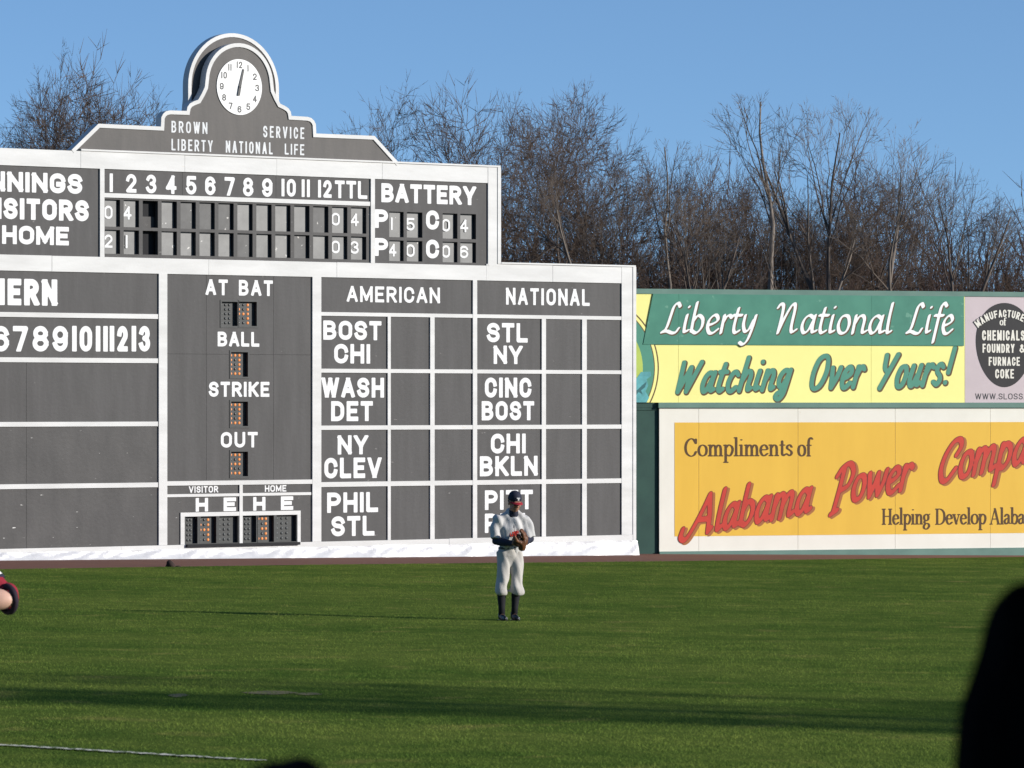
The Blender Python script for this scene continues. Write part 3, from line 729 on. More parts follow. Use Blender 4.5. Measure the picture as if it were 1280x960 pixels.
def led(h, d):
    s0, s1, z0, z1 = h; y = .075
    f = MB().box(s0-.004, s1+.004, y, .155, z0-.004, z1+.004)
    o = f.build('lamp_display', M['module'], sb)
    fr = MB()
    for q in ((s0-.035, s0, z0-.035, z1+.035), (s1, s1+.035, z0-.035, z1+.035), (s0, s1, z0-.035, z0), (s0, s1, z1, z1+.035)): fr.box(q[0], q[1], -.012, 0, q[2], q[3])
    fr.build('display_frame', M['module'], o)
    w_, hh_ = (s1-s0), (z1-z0)
    for r in range(5):
        for c in range(3):
            lit_ = DOT[d][r*3+c] == '1'
            if lit_ not in BULB:
                v, f = ell((0, 0, 0), (.026, .018, .028), None, 5); BULB[lit_] = me_from(v, f, 'bulb', True); BULB[lit_].materials.append(M['lit' if lit_ else 'bulb'])
            b = link('lit_bulb' if lit_ else 'bulb', BULB[lit_], o); b.location = (s0+w_*(.12+.25*c), y-.004, z1-hh_*(.13+.185*r))
    if d: o['label'] = 'lamp display reading '+d
    return o
led(LED['atbat'][0], ''); led(LED['atbat'][1], '4'); led(LED['ball'][0], '0'); led(LED['strike'][0], '0'); led(LED['out'][0], '2')
MB().box(S(208), S(389.5), -.03, .06, 1.355, 1.44).build('rail', M['white'], sb)
LED2 = [hole(231.5, 246.5, 648, 678), hole(250.5, 270, 648, 678), hole(274, 297, 648, 678), hole(303, 320, 647, 677.5), hole(323, 342, 647, 677.5), hole(345.5, 370, 646.5, 677)]
zb0, zb1 = .235, .755
LED2 = [(h[0], h[1], zb0, zb1) for h in LED2]
p = panel(S(208), S(389.5), Z['base'], 1.355, 'grey_old', LED2, 0, .06, label='grey panel for visitor and home hits and errors')
txt(p, 'VISITOR', 236, 272.7, 607.6, 615.8, .1, .17); txt(p, 'HOME', 331, 357.8, 606.4, 614.6, .1, .17)
for t, a_, b_, yt in (('H', 244.5, 260, 622.4), ('E', 279.4, 295, 621.8), ('H', 316.4, 331.7, 621.2), ('E', 351, 366.4, 620.4)): txt(p, t, a_, b_, yt, yt+17, .14)
MB().box(S(208), S(298.5), -.024, 0, 1.135, 1.19).box(S(302.5), S(388), -.024, 0, 1.137, 1.192).build('rail', M['white'], sb)
MB().box(S(298.5), S(302.5), -.027, 0, Z['base'], 1.355).build('upright', M['white'], sb)
MB().box(S(225), S(298.4), -.024, 0, .757, .835).box(S(302.6), S(375), -.024, 0, .757, .835).box(S(225), S(230), -.024, 0, Z['base'], .757).box(S(371), S(375), -.024, 0, Z['base'], .757).build('window_surround', M['white'], sb)
for h, d in zip(LED2, ['', '4', '', '', '3', '']):
    o = led(h, d)
MB().box(S(231), S(372), -.10, -.046, .17, .225).build('window_ledge', M['dark'], sb)
white('upright', S(389.5), S(400.5), Z['base'], Z['lt'], -.033)
# --- league tables
zr = [(4.652, 4.725), (3.535, 3.612), (2.41, 2.495), (1.29, 1.385)]
rows = [(zr[0][0], zr[1][1]), (zr[1][0], zr[2][1]), (zr[2][0], zr[3][1]), (zr[3][0], Z['base'])]
AM = [[('BOST', 404, 476.7, 401, 425), ('CHI', 417.6, 462.6, 430, 454.4)], [('WASH', 401.8, 480, 472, 497), ('DET', 413.8, 466, 501.4, 526.4)],
      [('NY', 422, 460, 544, 568), ('CLEV', 405.3, 476.7, 572, 597.7)], [('PHIL', 408.8, 472.5, 615.3, 640.6), ('STL', 414, 468, 645, 670)]]
NA = [[('STL', 608.5, 659.5, 403.8, 428), ('NY', 617, 653, 432, 455)], [('CINC', 606, 664, 472, 497), ('BOST', 602, 667.6, 501.4, 525.4)],
      [('CHI', 613.5, 657, 542, 566.8), ('BKLN', 599.7, 671.8, 570, 595)], [('PITT', 606, 666, 612.5, 637), ('PHIL', 606, 666, 641.5, 665.5)]]
for nm, x0_, c1, c2, c3, x1_, T in (('AMERICAN', 400.5, 483.7, 536.8, 542.2, 590, AM), ('NATIONAL', 595.3, 676.2, 726.6, 732.4, 776, NA)):
    p = panel(S(x0_), S(x1_), zr[0][1], Z['lt'], label='grey heading panel of a league table')
    if nm == 'AMERICAN': txt(p, nm, 433.4, 549.8, 358.4, 378.2, .095, .19)
    else: txt(p, nm, 632.5, 737, 360.6, 381.6, .095, .19)
    xa = [(x0_, c1), (487.4 if nm == 'AMERICAN' else 681.4, c2), (c3, x1_)]
    for i, (t, b_) in enumerate(rows):
        for j, (a_, e_) in enumerate(xa):
            q = panel(S(a_), S(e_), b_, t)
            if j == 0:
                q['label'] = 'grey panel with two team names'
                for w_ in T[i]: txt(q, *w_[:3], w_[3], w_[4], .114, .145)
    for a_, b_ in zr: MB().box(S(x0_), S(x1_), -.028, .06, a_, b_).build('rail', M['white'], sb)
    for a_, b_ in ((xa[0][1], xa[1][0]), (xa[1][1], xa[2][0])):
        o = MB()
        for t, bo in rows: o.box(S(a_), S(b_), -.030, .06, bo, t)
        o.build('upright', M['white'], sb)
white('upright', S(590), S(595.3), Z['base'], Z['lt'], -.033)

# --- pediment with clock; profile measured on both halves and averaged
sc0 = SB.S(298.3)
half = [(3.78, 7.71), (3.19, 8.225), (1.795, 8.222), (1.785, 8.40), (1.745, 8.47), (1.68, 8.52), (1.59, 8.54), (1.21, 8.545), (1.195, 8.62), (1.14, 8.69), (1.05, 8.735), (.95, 8.77), (.87, 8.89), (.80, 9.02)]
half += [(.78*math.cos(R(t)), 9.125+.78*math.sin(R(t))) for t in range(4, 87, 6)]+[(0, 9.905)]
def mirror(h): return [(sc0-a_, z) for a_, z in h]+[(sc0+a_, z) for a_, z in reversed(h[:-1])]
def inset(L, d):
    out = []
    for i in range(len(L)):
        p_, q_, r_ = Vector(L[max(i-1, 0)]), Vector(L[i]), Vector(L[min(i+1, len(L)-1)])
        t1 = (q_-p_).normalized() if (q_-p_).length > 1e-6 else (r_-q_).normalized(); t2 = (r_-q_).normalized() if (r_-q_).length > 1e-6 else t1
        n1, n2 = Vector((t1.y, -t1.x)), Vector((t2.y, -t2.x)); nm_ = (n1+n2)
        nm_ = nm_.normalized() if nm_.length > 1e-6 else n1
        k = d/max(.55, nm_.dot(n1)); out.append((q_.x+nm_.x*k, q_.y+nm_.y*k))
    return out
prof = mirror(half); inner = inset(prof, .075)
ped = MB().prism([(sc0-3.70, 7.735)]+inner[1:-1]+[(sc0+3.70, 7.735)], -.012, .10).build('pediment', M['ped'], sb)
ped['label'] = 'grey stepped pediment with white outline'
MB().strip(prof, inner, -.035, .16).build('trim', M['white'], ped)
txt(ped, 'BROWN', 213.8, 258.7, 152, 166.6, .075, .25, 'letter_dim', -.013); txt(ped, 'SERVICE', 328.4, 379.8, 158.3, 172.8, .075, .25, 'letter_dim', -.013)
txt(ped, 'LIBERTY', 213.8, 265.5, 174.5, 189, .075, .22, 'letter_dim', -.013); txt(ped, 'NATIONAL', 281.7, 340.3, 177, 191.9, .075, .22, 'letter_dim', -.013)
txt(ped, 'LIFE', 355.4, 379.8, 180, 193.6, .075, .22, 'letter_dim', -.013)
ra = [(sc0-.0+1.05*math.cos(R(t)), 9.06+1.05*math.sin(R(t))) for t in range(180, -1, -6)]
ra = [(ra[0][0]-.03, 8.55), (ra[0][0], 8.8)]+ra+[(ra[-1][0], 8.8), (ra[-1][0]+.03, 8.55)]
ri = inset(ra, .075)
arch = MB().prism(ri, .185, .30).build('rear_arch', M['ped'], sb)
MB().strip(ra, ri, .165, .36).build('trim', M['white'], arch)
# clock
zc, rc = 9.055, .54
ck = [(sc0+rc*.965*math.cos(R(t)), zc+rc*math.sin(R(t))) for t in range(0, 360, 6)]
clock = MB().prism(ck, -.03, -.0125).build('clock', M['clock'], sb); clock['label'] = 'round white clock showing about half past twelve'
for k in range(1, 13):
    a_ = R(90-30*k); cxk, czk = sc0+.425*math.cos(a_)*.965, zc+.43*math.sin(a_); w_ = {1: .026, 10: .085, 11: .07, 12: .085}.get(k, .06); hz = .065
    block(str(k), (cxk-w_*.75, cxk+w_*.75, czk-hz, czk+hz), clock, M['ink'], .09, .2, -.031, .003, 'numeral')
def hand(ang, ln, tail, w0, w1, y):
    d = Vector((math.sin(R(ang)), math.cos(R(ang)))); nn_ = Vector((d.y, -d.x)); o = Vector((sc0, zc))
    q = [o-d*tail+nn_*w0, o+d*ln+nn_*w1, o+d*ln-nn_*w1, o-d*tail-nn_*w0]
    MB().prism([tuple(v) for v in reversed(q)], y-.006, y).build('clock_hand', M['ink'], clock)
hand(14, .36, .02, .03, .018, -.040); hand(191, .17, .02, .026, .026, -.050)
v, f = ell((sc0, -.048, zc), (.03, .012, .03), None, 6); MB().add(v, f).build('hub', M['ink'], clock)
# silver sheeting along the foot
n1, n2 = 420, 8; vv, ff = [], []
s_a, s_b = SL, sR2+.03
for i in range(n1+1):
    s_ = s_a+(s_b-s_a)*i/n1; fr = (s_-0)/15.08
    zt = .145-.05*max(0, fr)+.006*math.sin(s_*2.3)+.004*math.sin(s_*5.1+1); X, Y_ = SB.xy(s_); zb_ = zg(X, Y_)+.004
    for j in range(n2+1):
        t = j/n2; y_ = -.05-.07*t**1.5; cr = .020*math.sin(s_*4.1+2*t+1.9*math.sin(s_*1.7))+.008*math.sin(s_*13.3+5*t+2*math.sin(s_*2.9))+.004*math.sin(s_*31-7*t+2*math.sin(s_*11))
        vv.append((s_, y_-cr*(.10+.55*math.sin(math.pi*min(1, t*.9+.1)))-.012, zb_+(zt-zb_)*(1-t)+.006*math.sin(s_*9+4*t)*t*(1-t)*4))
for i in range(n1):
    for j in range(n2): ff.append((i*(n2+1)+j, (i+1)*(n2+1)+j, (i+1)*(n2+1)+j+1, i*(n2+1)+j+1))
sh = link('ground_sheeting', me_from(vv, ff, 'ground_sheeting', False), None, M['foil']); sh.location = (x0, y0, 0); sh.rotation_euler = (0, 0, SB.ang)
so = sh.modifiers.new('t', 'SOLIDIFY'); so.thickness = .004
tag(sh, 'crumpled silvery sheeting running along the foot of the scoreboard', 'sheeting')

# ------------------------------------------------------------------ outfield wall and its painted signs
wx, wy = W2.xy(0)
def place2(o): o.location = (wx, wy, 0); o.rotation_euler = (0, 0, W2.ang); return o
T = W2.S; TZ = W2.Z
sE = T(1280)+9; sA = T(824); sB0 = T(690)
zt0, zt1, zm, zl, zb = TZ(1000, 362.6), TZ(1000, 368.8), TZ(1000, 503.2), TZ(1000, 509.6), TZ(1000, 687.5)
wall = place2(empty('outfield_wall', 'dark green outfield wall carrying the painted advertising signs', 'wall'))
MB().box(sA+.02, sE, .03, .35, -.8, zl).box(sB0, sE, .03, .30, zl+.001, zt1-.01).build('wall_body', M['wallgreen'], wall)
MB().box(sB0, sE, -.02, .34, zt1, zt0).build('cap_rail', M['rail'], wall)
MB().box(sA-.03, sE, -.05, .03, zl, zm).build('middle_rail', M['rail'], wall)
MB().box(sA+.0, sE, -.03, .03, -.8, zb).build('base_rail', M['rail'], wall)
MB().box(T(760), sA, .06, .5, -.8, zl-.05).box(T(760), sA-.02, .04, .5, zl-.05, zl+.05).build('return_wall', M['wallgreen'], wall)
def sign(label): return place2(empty('advertising_sign', label, 'sign', group='painted signs on the outfield wall'))
def pen2(text, A, B, xh, parent, layers, **k): return pen(text, A, B, xh, parent, layers, **k)
at2 = W2.at
# --- green and yellow sign
g = sign('green and yellow sign with white script above the word Watching, beside the scoreboard')
seam = [T(848), T(1089)]
mb = MB(); cuts = [sB0]+seam+[T(1206)]
for a_, b_ in zip(cuts[:-1], cuts[1:]): mb.box(a_+.003, b_-.003, 0, .03, zm, zt1)
yp = mb.build('panel', M['yellow'], g)
zg0, zg1 = zt1, TZ(1000, 431.4)
band = MB(); q0 = [(T(803.5), zg1), (T(816), zg0), (seam[0]+.0, zg0), (seam[0], zg1)]
band.prism(list(reversed(q0)), -.025, -.001)
for a_, b_ in zip([seam[0]+.004, seam[1]+.004], [seam[1], T(1204.5)]): band.box(a_, b_, -.025, -.001, zg1, zg0)
bo = band.build('banner', M['greensign'], g)
sh_ = [(M['brownline'], .135, .065, -.0265, .05, -.05), (M['letter_sign'], .118, .045, -.030, 0, 0)]
for t, a_, b_, yb in (('Liberty', 824.5, 943, 416), ('National', 966, 1114, 416.3), ('Life', 1131, 1190, 416.6)):
    A_, B_ = at2(a_, yb), at2(b_, yb); xh = TZ((a_+b_)/2, yb-22.5)-TZ((a_+b_)/2, yb)
    pen2(t, (A_[0], A_[1]), (B_[0], A_[1]), xh, bo, sh_, slant=.20, nibang=38, space=.04)
wl_ = [(M['brownline'], .155, .155, -.0015, .04, -.04), (M['tealletter'], .115, .115, -.0035, 0, 0)]
for t, a_, b_, ya, yb, xp in (('Watching', 843, 985, 491.5, 486.5, 24.5), ('Over', 1010, 1075, 486.5, 483.5, 25.5), ('Yours!', 1096, 1187, 485.5, 479.5, 25.5)):
    A_, B_ = at2(a_, ya), at2(b_, yb); xh = TZ(a_, ya-xp)-TZ(a_, ya)
    pen2(t, A_, B_, xh, yp, wl_, slant=.34, nibang=0, space=.16)
# emblem: a round vignette cut by the lower edge of the board
ecx, ecz = at2(738, 460); er = TZ(738, 460-91)-TZ(738, 460)
def disc(r, y0, y1, m, name):
    pts = [(ecx+r*math.cos(R(t)), ecz+r*math.sin(R(t))) for t in range(-40, 100, 4)]
    pts = [q for q in pts if zm+.002 < q[1] < zt1-.002 and q[0] > sB0]
    zlow = max(zm, min(q[1] for q in pts)); pts = [(ecx+math.sqrt(max(0, r*r-(zm-ecz)**2)), zm+.002)]+pts+[(sB0, pts[-1][1]), (sB0, zm+.002)]
    return MB().prism(list(reversed(pts)), y0, y1).build(name, m, g)
em = disc(er, -.006, -.001, M['brownline'], 'emblem')
for r, m, d in ((er-.03, M['yellow'], .0085), (er-.09, M['brownline'], .0105), (er-.11, M['tealletter'], .0125), (er-.36, M['emblem_y'], .0145)):
    o = disc(r, -d, -d+.0018, m, 'emblem_ring'); o.parent = em
def poly2(name, pts, m, y, parent): return MB().prism(list(reversed([at2(*p) for p in pts])) if False else [at2(*p) for p in pts], y-.0015, y).build(name, m, parent)
poly2('statue_arm', [(786, 503), (786, 480), (794.5, 474), (801, 465), (813, 464.5), (813.5, 470), (808, 474), (810, 482), (806.5, 489), (811, 497), (808, 503)], M['statue'], -.0165, em)
poly2('statue_shade', [(786, 491), (797, 487), (803, 481), (808, 477), (806, 484), (801, 488), (803, 493), (798, 490), (793, 496), (786, 498)], M['statue_dk'], -.0185, em)
# --- pinkish sign with the dark egg
g = sign('pinkish sign with a dark egg-shaped emblem on the wall')
pp = MB().box(T(1206)+.003, T(1206)+4.6, 0, .03, zm, zt1).build('panel', M['pink'], g)
ec = at2(1255.6, 431.3); rx, rz = (T(1255.6)-T(1220)), TZ(1255.6, 378.6)-ec[1]
egg = []
for t in range(0, 360, 6):
    a_ = R(t); k = 1+.10*math.sin(a_); egg.append((ec[0]+rx*math.cos(a_)*k, ec[1]+rz*math.sin(a_)))
eg = MB().prism(egg, -.006, -.001).build('egg', M['black'], g)
for t, a_, b_, yt, yb, gp_ in (('CHEMICALS,', 1227.4, 1284, 413, 425.6, .13), ('FOUNDRY', 1228, 1268, 429.8, 441, .13), ('&', 1274, 1281.5, 430.2, 441, .1), ('FURNACE', 1235.7, 1274.6, 446.2, 457.2, .13), ('COKE', 1243.8, 1267.2, 461.4, 473, .13)):
    block(t, bx(a_, b_, yt, yb, W2), eg, M['cream'], .085, gp_, -.007)
A_, B_ = at2(1249.6, 406.3), at2(1257, 406.3)
pen2('of', A_, B_, TZ(1250, 400.6)-TZ(1250, 406.3), eg, [(M['cream'], .14, .08, -.0072, 0, 0)], font=ROM, slant=0, nibang=0)
word = 'MANUFACTURERS'; nl = len(word)
arcz = TZ(1256, 391.8); ar = 1.02
for i, ch in enumerate(word):                           # lettering on an arc over the egg
    dx = (i-6)/6*.63; px_, pz_ = ec[0]+dx, arcz+math.sqrt(ar*ar-dx*dx)-ar
    hw_ = .052 if ch == 'M' else .042
    o = block(ch, (-hw_, hw_, -.080, .080), eg, M['cream'], .095, .1, -.0105, name='arc_letter')
    edge_ = block(ch, (-hw_-.014, hw_+.010, -.096, .090), eg, M['black'], .14, .1, -.0080, name='arc_letter_edge')
    for ob in (o, edge_): ob.location = (px_, 0, pz_); ob.rotation_euler = (0, math.asin(dx/ar), 0)
block('WWW.SLOSS.COM', (T(1219), T(1219)+(T(1280)-T(1219))*1.36, TZ(1250, 499.2), TZ(1250, 491.8)), pp, M['ink'], .065, .2, -.001)
# --- golden sign
g = sign('golden yellow sign in a cream border with slanting red script')
mb = MB(); cuts = [sA, T(873.5), T(997.5), T(1119), T(1238), T(1238)+2.4, sE]
for a_, b_ in zip(cuts[:-1], cuts[1:]): mb.box(a_+.003, b_-.003, 0, .03, zb, zm+.0 if False else zl-.001)
cp = mb.build('border_panel', M['cream'], g)
zy0, zy1 = TZ(1060, 668.4), TZ(1060, 527.8)
mb = MB(); cuts[0] = T(843); cuts[-1] = sE-.4
for a_, b_ in zip(cuts[:-1], cuts[1:]): mb.box(a_+.003, b_-.003, -.004, -.001, zy0, zy1)
gl = mb.build('gold_field', M['gold'], g)
br = [(M['brownink'], .125, .055, -.0055, 0, 0)]
for t, a_, b_, yb, cap_, xx_ in (('Compliments', 855.6, 991, 570, 20, 13.6), ('of', 997, 1014, 570, 20, 13.6), ('Helping', 1102, 1162.5, 655.5, 18.4, 12.2), ('Develop', 1168.8, 1232.6, 655.4, 18.4, 12.2), ('Alabama', 1237.4, 1304, 655.2, 18.4, 12.2)):
    A_, B_ = at2(a_, yb), at2(b_, yb); xh = TZ(a_, yb-xx_)-TZ(a_, yb)
    pen2(t, A_, (B_[0], A_[1]), xh, gl, br, font=ROM, slant=0, nibang=0, space=.02)
rl = [(M['redshade'], .155, .105, -.0050, .11, -.08), (M['redline'], .152, .104, -.0068, 0, 0), (M['red'], .128, .076, -.0086, 0, 0)]
for t, a_, ya, b_, yb, xp in (('Alabama', 866, 669, 1010, 640, 29), ('Power', 1040, 631.5, 1135, 610.5, 29), ('Company', 1171, 603.5, 1319, 569.5, 29.5)):
    A_, B_ = at2(a_, ya), at2(b_, yb); xh = TZ(a_, ya-xp)-TZ(a_, ya)
    pen2(t, A_, B_, xh, gl, rl, slant=.24, nibang=50, space=.03)
# bare spots at the foot of the wall
x_, y_ = gp(985, 695.5)

# ------------------------------------------------------------------ winter trees
def grow(seed, kind):
    """Branch lines of a leafless tree 1 high that fill a rounded crown: list of (points, radius0, radius1, level)."""
    r = random.Random(seed); out = []
    K = dict(dome=dict(tr=.40, kids=(9, 10, 11, 9, 6), ln=(.36, .25, .165, .09, .036), sp=(44, 46, 48, 50, 48), up=.03, r=.020, c=.69, a=.30, b=.315, inner=.50),
             vase=dict(tr=.54, kids=(5, 7, 7, 6, 3), ln=(.46, .28, .16, .085, .034), sp=(34, 34, 36, 36, 34), up=.05, r=.019, c=.76, a=.27, b=.26, inner=.30),
             slim=dict(tr=.44, kids=(9, 7, 8, 7, 5), ln=(.32, .23, .15, .085, .034), sp=(40, 42, 44, 44, 42), up=.05, r=.017, c=.66, a=.22, b=.35, inner=.34))[kind]
    lump = [(Vector((r.gauss(0, 1), r.gauss(0, 1), r.gauss(.2, .7))).normalized(), r.uniform(-.16, .12)) for _ in range(9)]
    def env(p):
        q = Vector((p.x/K['a'], p.y/K['a'], (p.z-K['c'])/K['b'])); e = q.length
        if e > 1e-6:
            n_ = q/e; e *= 1-sum(w*max(0, n_.dot(d))**6 for d, w in lump)
        return e
    def branch(p, d, ln, rad, lv):
        if lv > 1 and env(p) > 1.0+.04*lv: return
        n = (5, 7, 6, 5, 4, 2)[lv]; pts = [p.copy()]; q = p.copy(); dd = d.copy(); lim = 1+r.uniform(-.10, .05)
        for i in range(n):
            w = (.05, .10, .13, .15, .17, .15)[lv]
            dd = (dd+Vector((r.gauss(0, w), r.gauss(0, w), r.gauss(0, w)+K['up']*(.8 if lv else .1)))).normalized()
            q = q+dd*(ln/n); pts.append(q.copy())
            if lv > 0 and q.z > .25 and env(q) > lim: break
        cut = len(pts)-1 < n; n = len(pts)-1
        r1 = rad*(.66 if lv == 0 else (.13 if cut else .25))
        me_ = (pts, rad, r1, lv); out.append(me_); had = len(out)
        if lv >= 5: return
        nk = K['kids'][lv]
        if cut: nk = max(2, round(nk*n/(5, 7, 6, 5, 4, 2)[lv]))
        for k in range(nk):
            t = (.50+.50*(k+1)/nk) if lv == 0 else r.uniform(.25, 1.0)
            if k == nk-1: t = 1.0
            f = t*n; i = min(int(f), n-1); pp_ = pts[i].lerp(pts[i+1], f-i); ax = (pts[i+1]-pts[i]).normalized()
            if lv >= 3 and env(pp_) < K['inner']*r.uniform(.8, 1.3): continue
            if lv > 2 and env(pp_) > 1.12: continue
            sp = R(K['sp'][lv])*r.uniform(.45, 1.25)*(.35 if (k == nk-1 and lv) else 1)
            side = ax.orthogonal().normalized(); side.rotate(Quaternion(ax, (k*2.4+r.uniform(-.5, .5)) if lv == 0 else r.uniform(0, 6.283)))
            nd = (ax*math.cos(sp)+side*math.sin(sp)).normalized()
            if nd.z < -.25: nd.z *= -.4; nd.normalize()
            rr = (rad+(r1-rad)*t)*r.uniform(.46, .70)
            branch(pp_, nd, K['ln'][lv]*r.uniform(.65, 1.2)*(1.0 if lv == 0 else (1.15-.4*t)), max(rr, .00058), lv+1)
        if 0 < lv < 4 and len(out)-had < (4-lv)*3: del out[had-1:]
    branch(Vector((0, 0, -.02)), Vector((r.uniform(-.06, .06), r.uniform(-.06, .06), 1)).normalized(), K['tr'], K['r'], 0)
    zs_ = sorted(p.z for b in out for p in b[0]); top = zs_[int(.9985*len(zs_))]
    WIDTH[seed] = sorted(math.hypot(p.x, p.y) for b in out for p in b[0])[int(.93*len(zs_))]/top
    return [([p/top for p in b[0]], b[1]/top, b[2]/top, b[3]) for b in out]
WIDTH = {}
def branch_mesh(lines, name):
    V, Fc = [], []
    for pts, ra_, rb_, lv in lines:
        n = 8 if lv == 0 else (6 if lv == 1 else (4 if lv == 2 else 3)); m = len(pts)
        if lv == 5: pts = [pts[0], pts[-1]]; m = 2
        rad = [ra_+(rb_-ra_)*i/(m-1) for i in range(m)]
        P, Tn = frames(pts); k0 = len(V)
        for p, t, rr in zip(P, Tn, rad):
            a_ = t.orthogonal().normalized(); b_ = t.cross(a_)
            for k in range(n):
                w = 6.28318*k/n; V.append(p+a_*(rr*math.cos(w))+b_*(rr*math.sin(w)))
        for i in range(m-1):
            for k in range(n): Fc.append((k0+i*n+k, k0+i*n+(k+1) % n, k0+(i+1)*n+(k+1) % n, k0+(i+1)*n+k))
    return me_from(V, Fc, name, True)
MODELS = {}
for nm, kind, sd, mt, mk in (('dome_a', 'dome', 3, 'bark', 'twig'), ('dome_b', 'dome', 11, 'bark', 'twig'), ('dome_c', 'dome', 17, 'bark', 'twig'), ('vase_c', 'vase', 33, 'bark_pale', 'twig_pale'), ('vase', 'vase', 5, 'bark_pale', 'twig_pale'), ('vase_b', 'vase', 21, 'bark', 'twig_pale'), ('slim', 'slim', 8, 'bark', 'twig')):
    L = grow(sd, kind)
    t_ = branch_mesh([b for b in L if b[3] <= 1], 'trunk'); c2_ = branch_mesh([b for b in L if b[3] > 1], 'crown')
    t_.materials.append(M[mt]); c2_.materials.append(M[mk])
    MODELS[nm] = (t_, c2_, WIDTH[sd])
TREES = [  # px, top py, distance, crown half-width px, model, turn, label
 (-8, 46, 119, 72, 'dome_b', 1.0, 'tall leafless tree at the edge of the photo beyond the scoreboard heading INNINGS'),
 (60, 112, 126, 50, 'dome_a', 2.2, 'low leafless tree between two taller ones behind the line score end of the scoreboard'),
 (116, 66, 120, 66, 'slim', .3, 'pointed leafless tree behind the sloping shoulder of the pediment'),
 (188, 110, 124, 52, 'dome_b', 4.0, 'small bushy leafless tree just behind the clock pediment steps'),
 (552, 104, 116, 70, 'dome_c', .6, 'rounded leafless tree rising from the pediment end nearest the battery heading'),
 (598, 80, 120, 108, 'dome_b', 2.9, 'tallest bare tree of the rounded clump above the battery heading'),
 (700, 106, 108, 108, 'dome_a', 3.7, 'broad leafless tree showing its forked trunk above the NATIONAL heading'),
 (788, 190, 122, 50, 'dome_b', 1.4, 'low rounded leafless tree where the scoreboard ends and the green sign begins'),
 (852, 172, 110, 62, 'vase', 2.6, 'pale slender bare tree behind the first script word of the green sign'),
 (950, 110, 107, 88, 'vase', .2, 'tall pale bare tree with a wide open vase of limbs above the green sign'),
 (1038, 120, 108, 62, 'vase_b', 1.1, 'tall narrow bare tree with upright twigs above the last word of the green sign'),
 (1118, 152, 106, 84, 'vase_c', 3.3, 'leaning bare tree with long raking limbs above the end of the green sign'),
 (1190, 204, 107, 56, 'vase_b', 4.4, 'shorter pale bare tree with fan of fine shoots above the pinkish sign'),
 (1256, 248, 131, 55, 'dome_a', 5.5, 'low round leafless tree beyond the egg emblem'),
 (1322, 228, 128, 70, 'dome_b', .9, 'low leafless tree at the photo edge beyond the pinkish sign'),
 (898, 196, 126, 46, 'slim', 2.0, 'thin leafless tree standing behind the pale vase shaped one'),
 (1084, 206, 127, 46, 'slim', 3.9, 'thin dark bare tree deep in the wood behind the word Yours'),
 (742, 196, 104, 52, 'vase_c', 5.9, 'young leafless tree close behind the scoreboard corner with pale stem'),
 (1010, 236, 104, 46, 'vase_c', 2.3, 'young pale bare tree close behind the wall at the word National'),
 (640, 128, 128, 90, 'dome_c', 5.2, 'dark leafless tree filling the gap between the two broadest crowns'),
 (765, 172, 126, 70, 'dome_b', 3.0, 'mid brown leafless tree behind the corner where scoreboard and green sign meet'),
 (826, 200, 129, 66, 'dome_a', .8, 'leafless tree of the second row behind the first letter of the green sign'),
 (905, 206, 130, 66, 'dome_c', 4.1, 'leafless tree of the second row behind the gap after the word Liberty'),
 (985, 200, 129, 70, 'dome_b', 5.0, 'leafless tree of the second row behind the first letter of National'),
 (1065, 196, 131, 66, 'dome_a', 2.4, 'leafless tree of the second row behind the middle of the word National'),
 (1150, 214, 130, 66, 'dome_c', 1.2, 'leafless tree of the second row behind the word Life'),
 (1216, 250, 128, 50, 'dome_b', 3.5, 'low leafless tree of the second row above the joint of green and pinkish signs'),
 (868, 232, 104, 46, 'vase_b', 4.9, 'young forked bare tree close behind the wall at the word Liberty'),
]
for px, py, Y, wf, mdl, rz, lab in TREES:
    X = (px-CX)*Y/F; zb_ = zg(X, Y)-.05; ht = H-(py-CY)*Y/F-zb_
    o = empty('bare_tree', lab, 'tree', (X, Y, zb_), rz, 'leafless trees behind the outfield wall'); wx_ = max(.80*ht, min(1.3*ht, wf*Y/F/MODELS[mdl][2])); o.scale = (wx_, wx_, ht)
    link('trunk', MODELS[mdl][0], o); link('crown', MODELS[mdl][1], o)
# undergrowth: thicket of wands and saplings
def thicket(name, label, n, xr, yr, hr, rad, m, seed, cat_='undergrowth', kids=5, spread=.13):
    r = random.Random(seed); L = []
    for _ in range(n):
        Y = r.uniform(*yr); X = (r.uniform(*xr)-CX)*Y/F; z = zg(X, Y)-.05; h = r.uniform(*hr)*r.uniform(.55, 1.1)
        h *= .8+.25*math.sin(X*.9+Y*.3)+.12*math.sin(X*2.3)
        d = Vector((r.gauss(0, spread), r.gauss(0, spread), 1)).normalized(); p = Vector((X, Y, z)); pts = [p.copy()]
        for i in range(4):
            d = (d+Vector((r.gauss(0, .14), r.gauss(0, .14), .06))).normalized(); p = p+d*(h/4); pts.append(p.copy())
        q = rad*r.uniform(.6, 1.4)*(h/4)**.5; L.append((pts, q, q*.25, 3))
        for k in range(kids):
            t = r.uniform(.25, .98)*4; i = min(3, int(t)); a_ = pts[i].lerp(pts[i+1], t-i); dk = (d+Vector((r.gauss(0, .6), r.gauss(0, .6), r.uniform(-.1, .5)))).normalized(); lk = h*r.uniform(.09, .24)
            mid = a_+dk*lk*.5+Vector((0, 0, .04*lk)); L.append(([a_, mid, a_+dk*lk+Vector((r.gauss(0, .05), 0, .12*lk))], q*.38, q*.10, 4))
            for kk in range(3):
                b_ = a_.lerp(mid, r.uniform(.4, 1.9)); dd2 = (dk+Vector((r.gauss(0, .7), r.gauss(0, .7), .3))).normalized(); L.append(([b_, b_+dd2*lk*.45], q*.26, q*.10, 5))
    o = link(name, branch_mesh(L, name), None, m); tag(o, label, cat_, kind='stuff'); return o
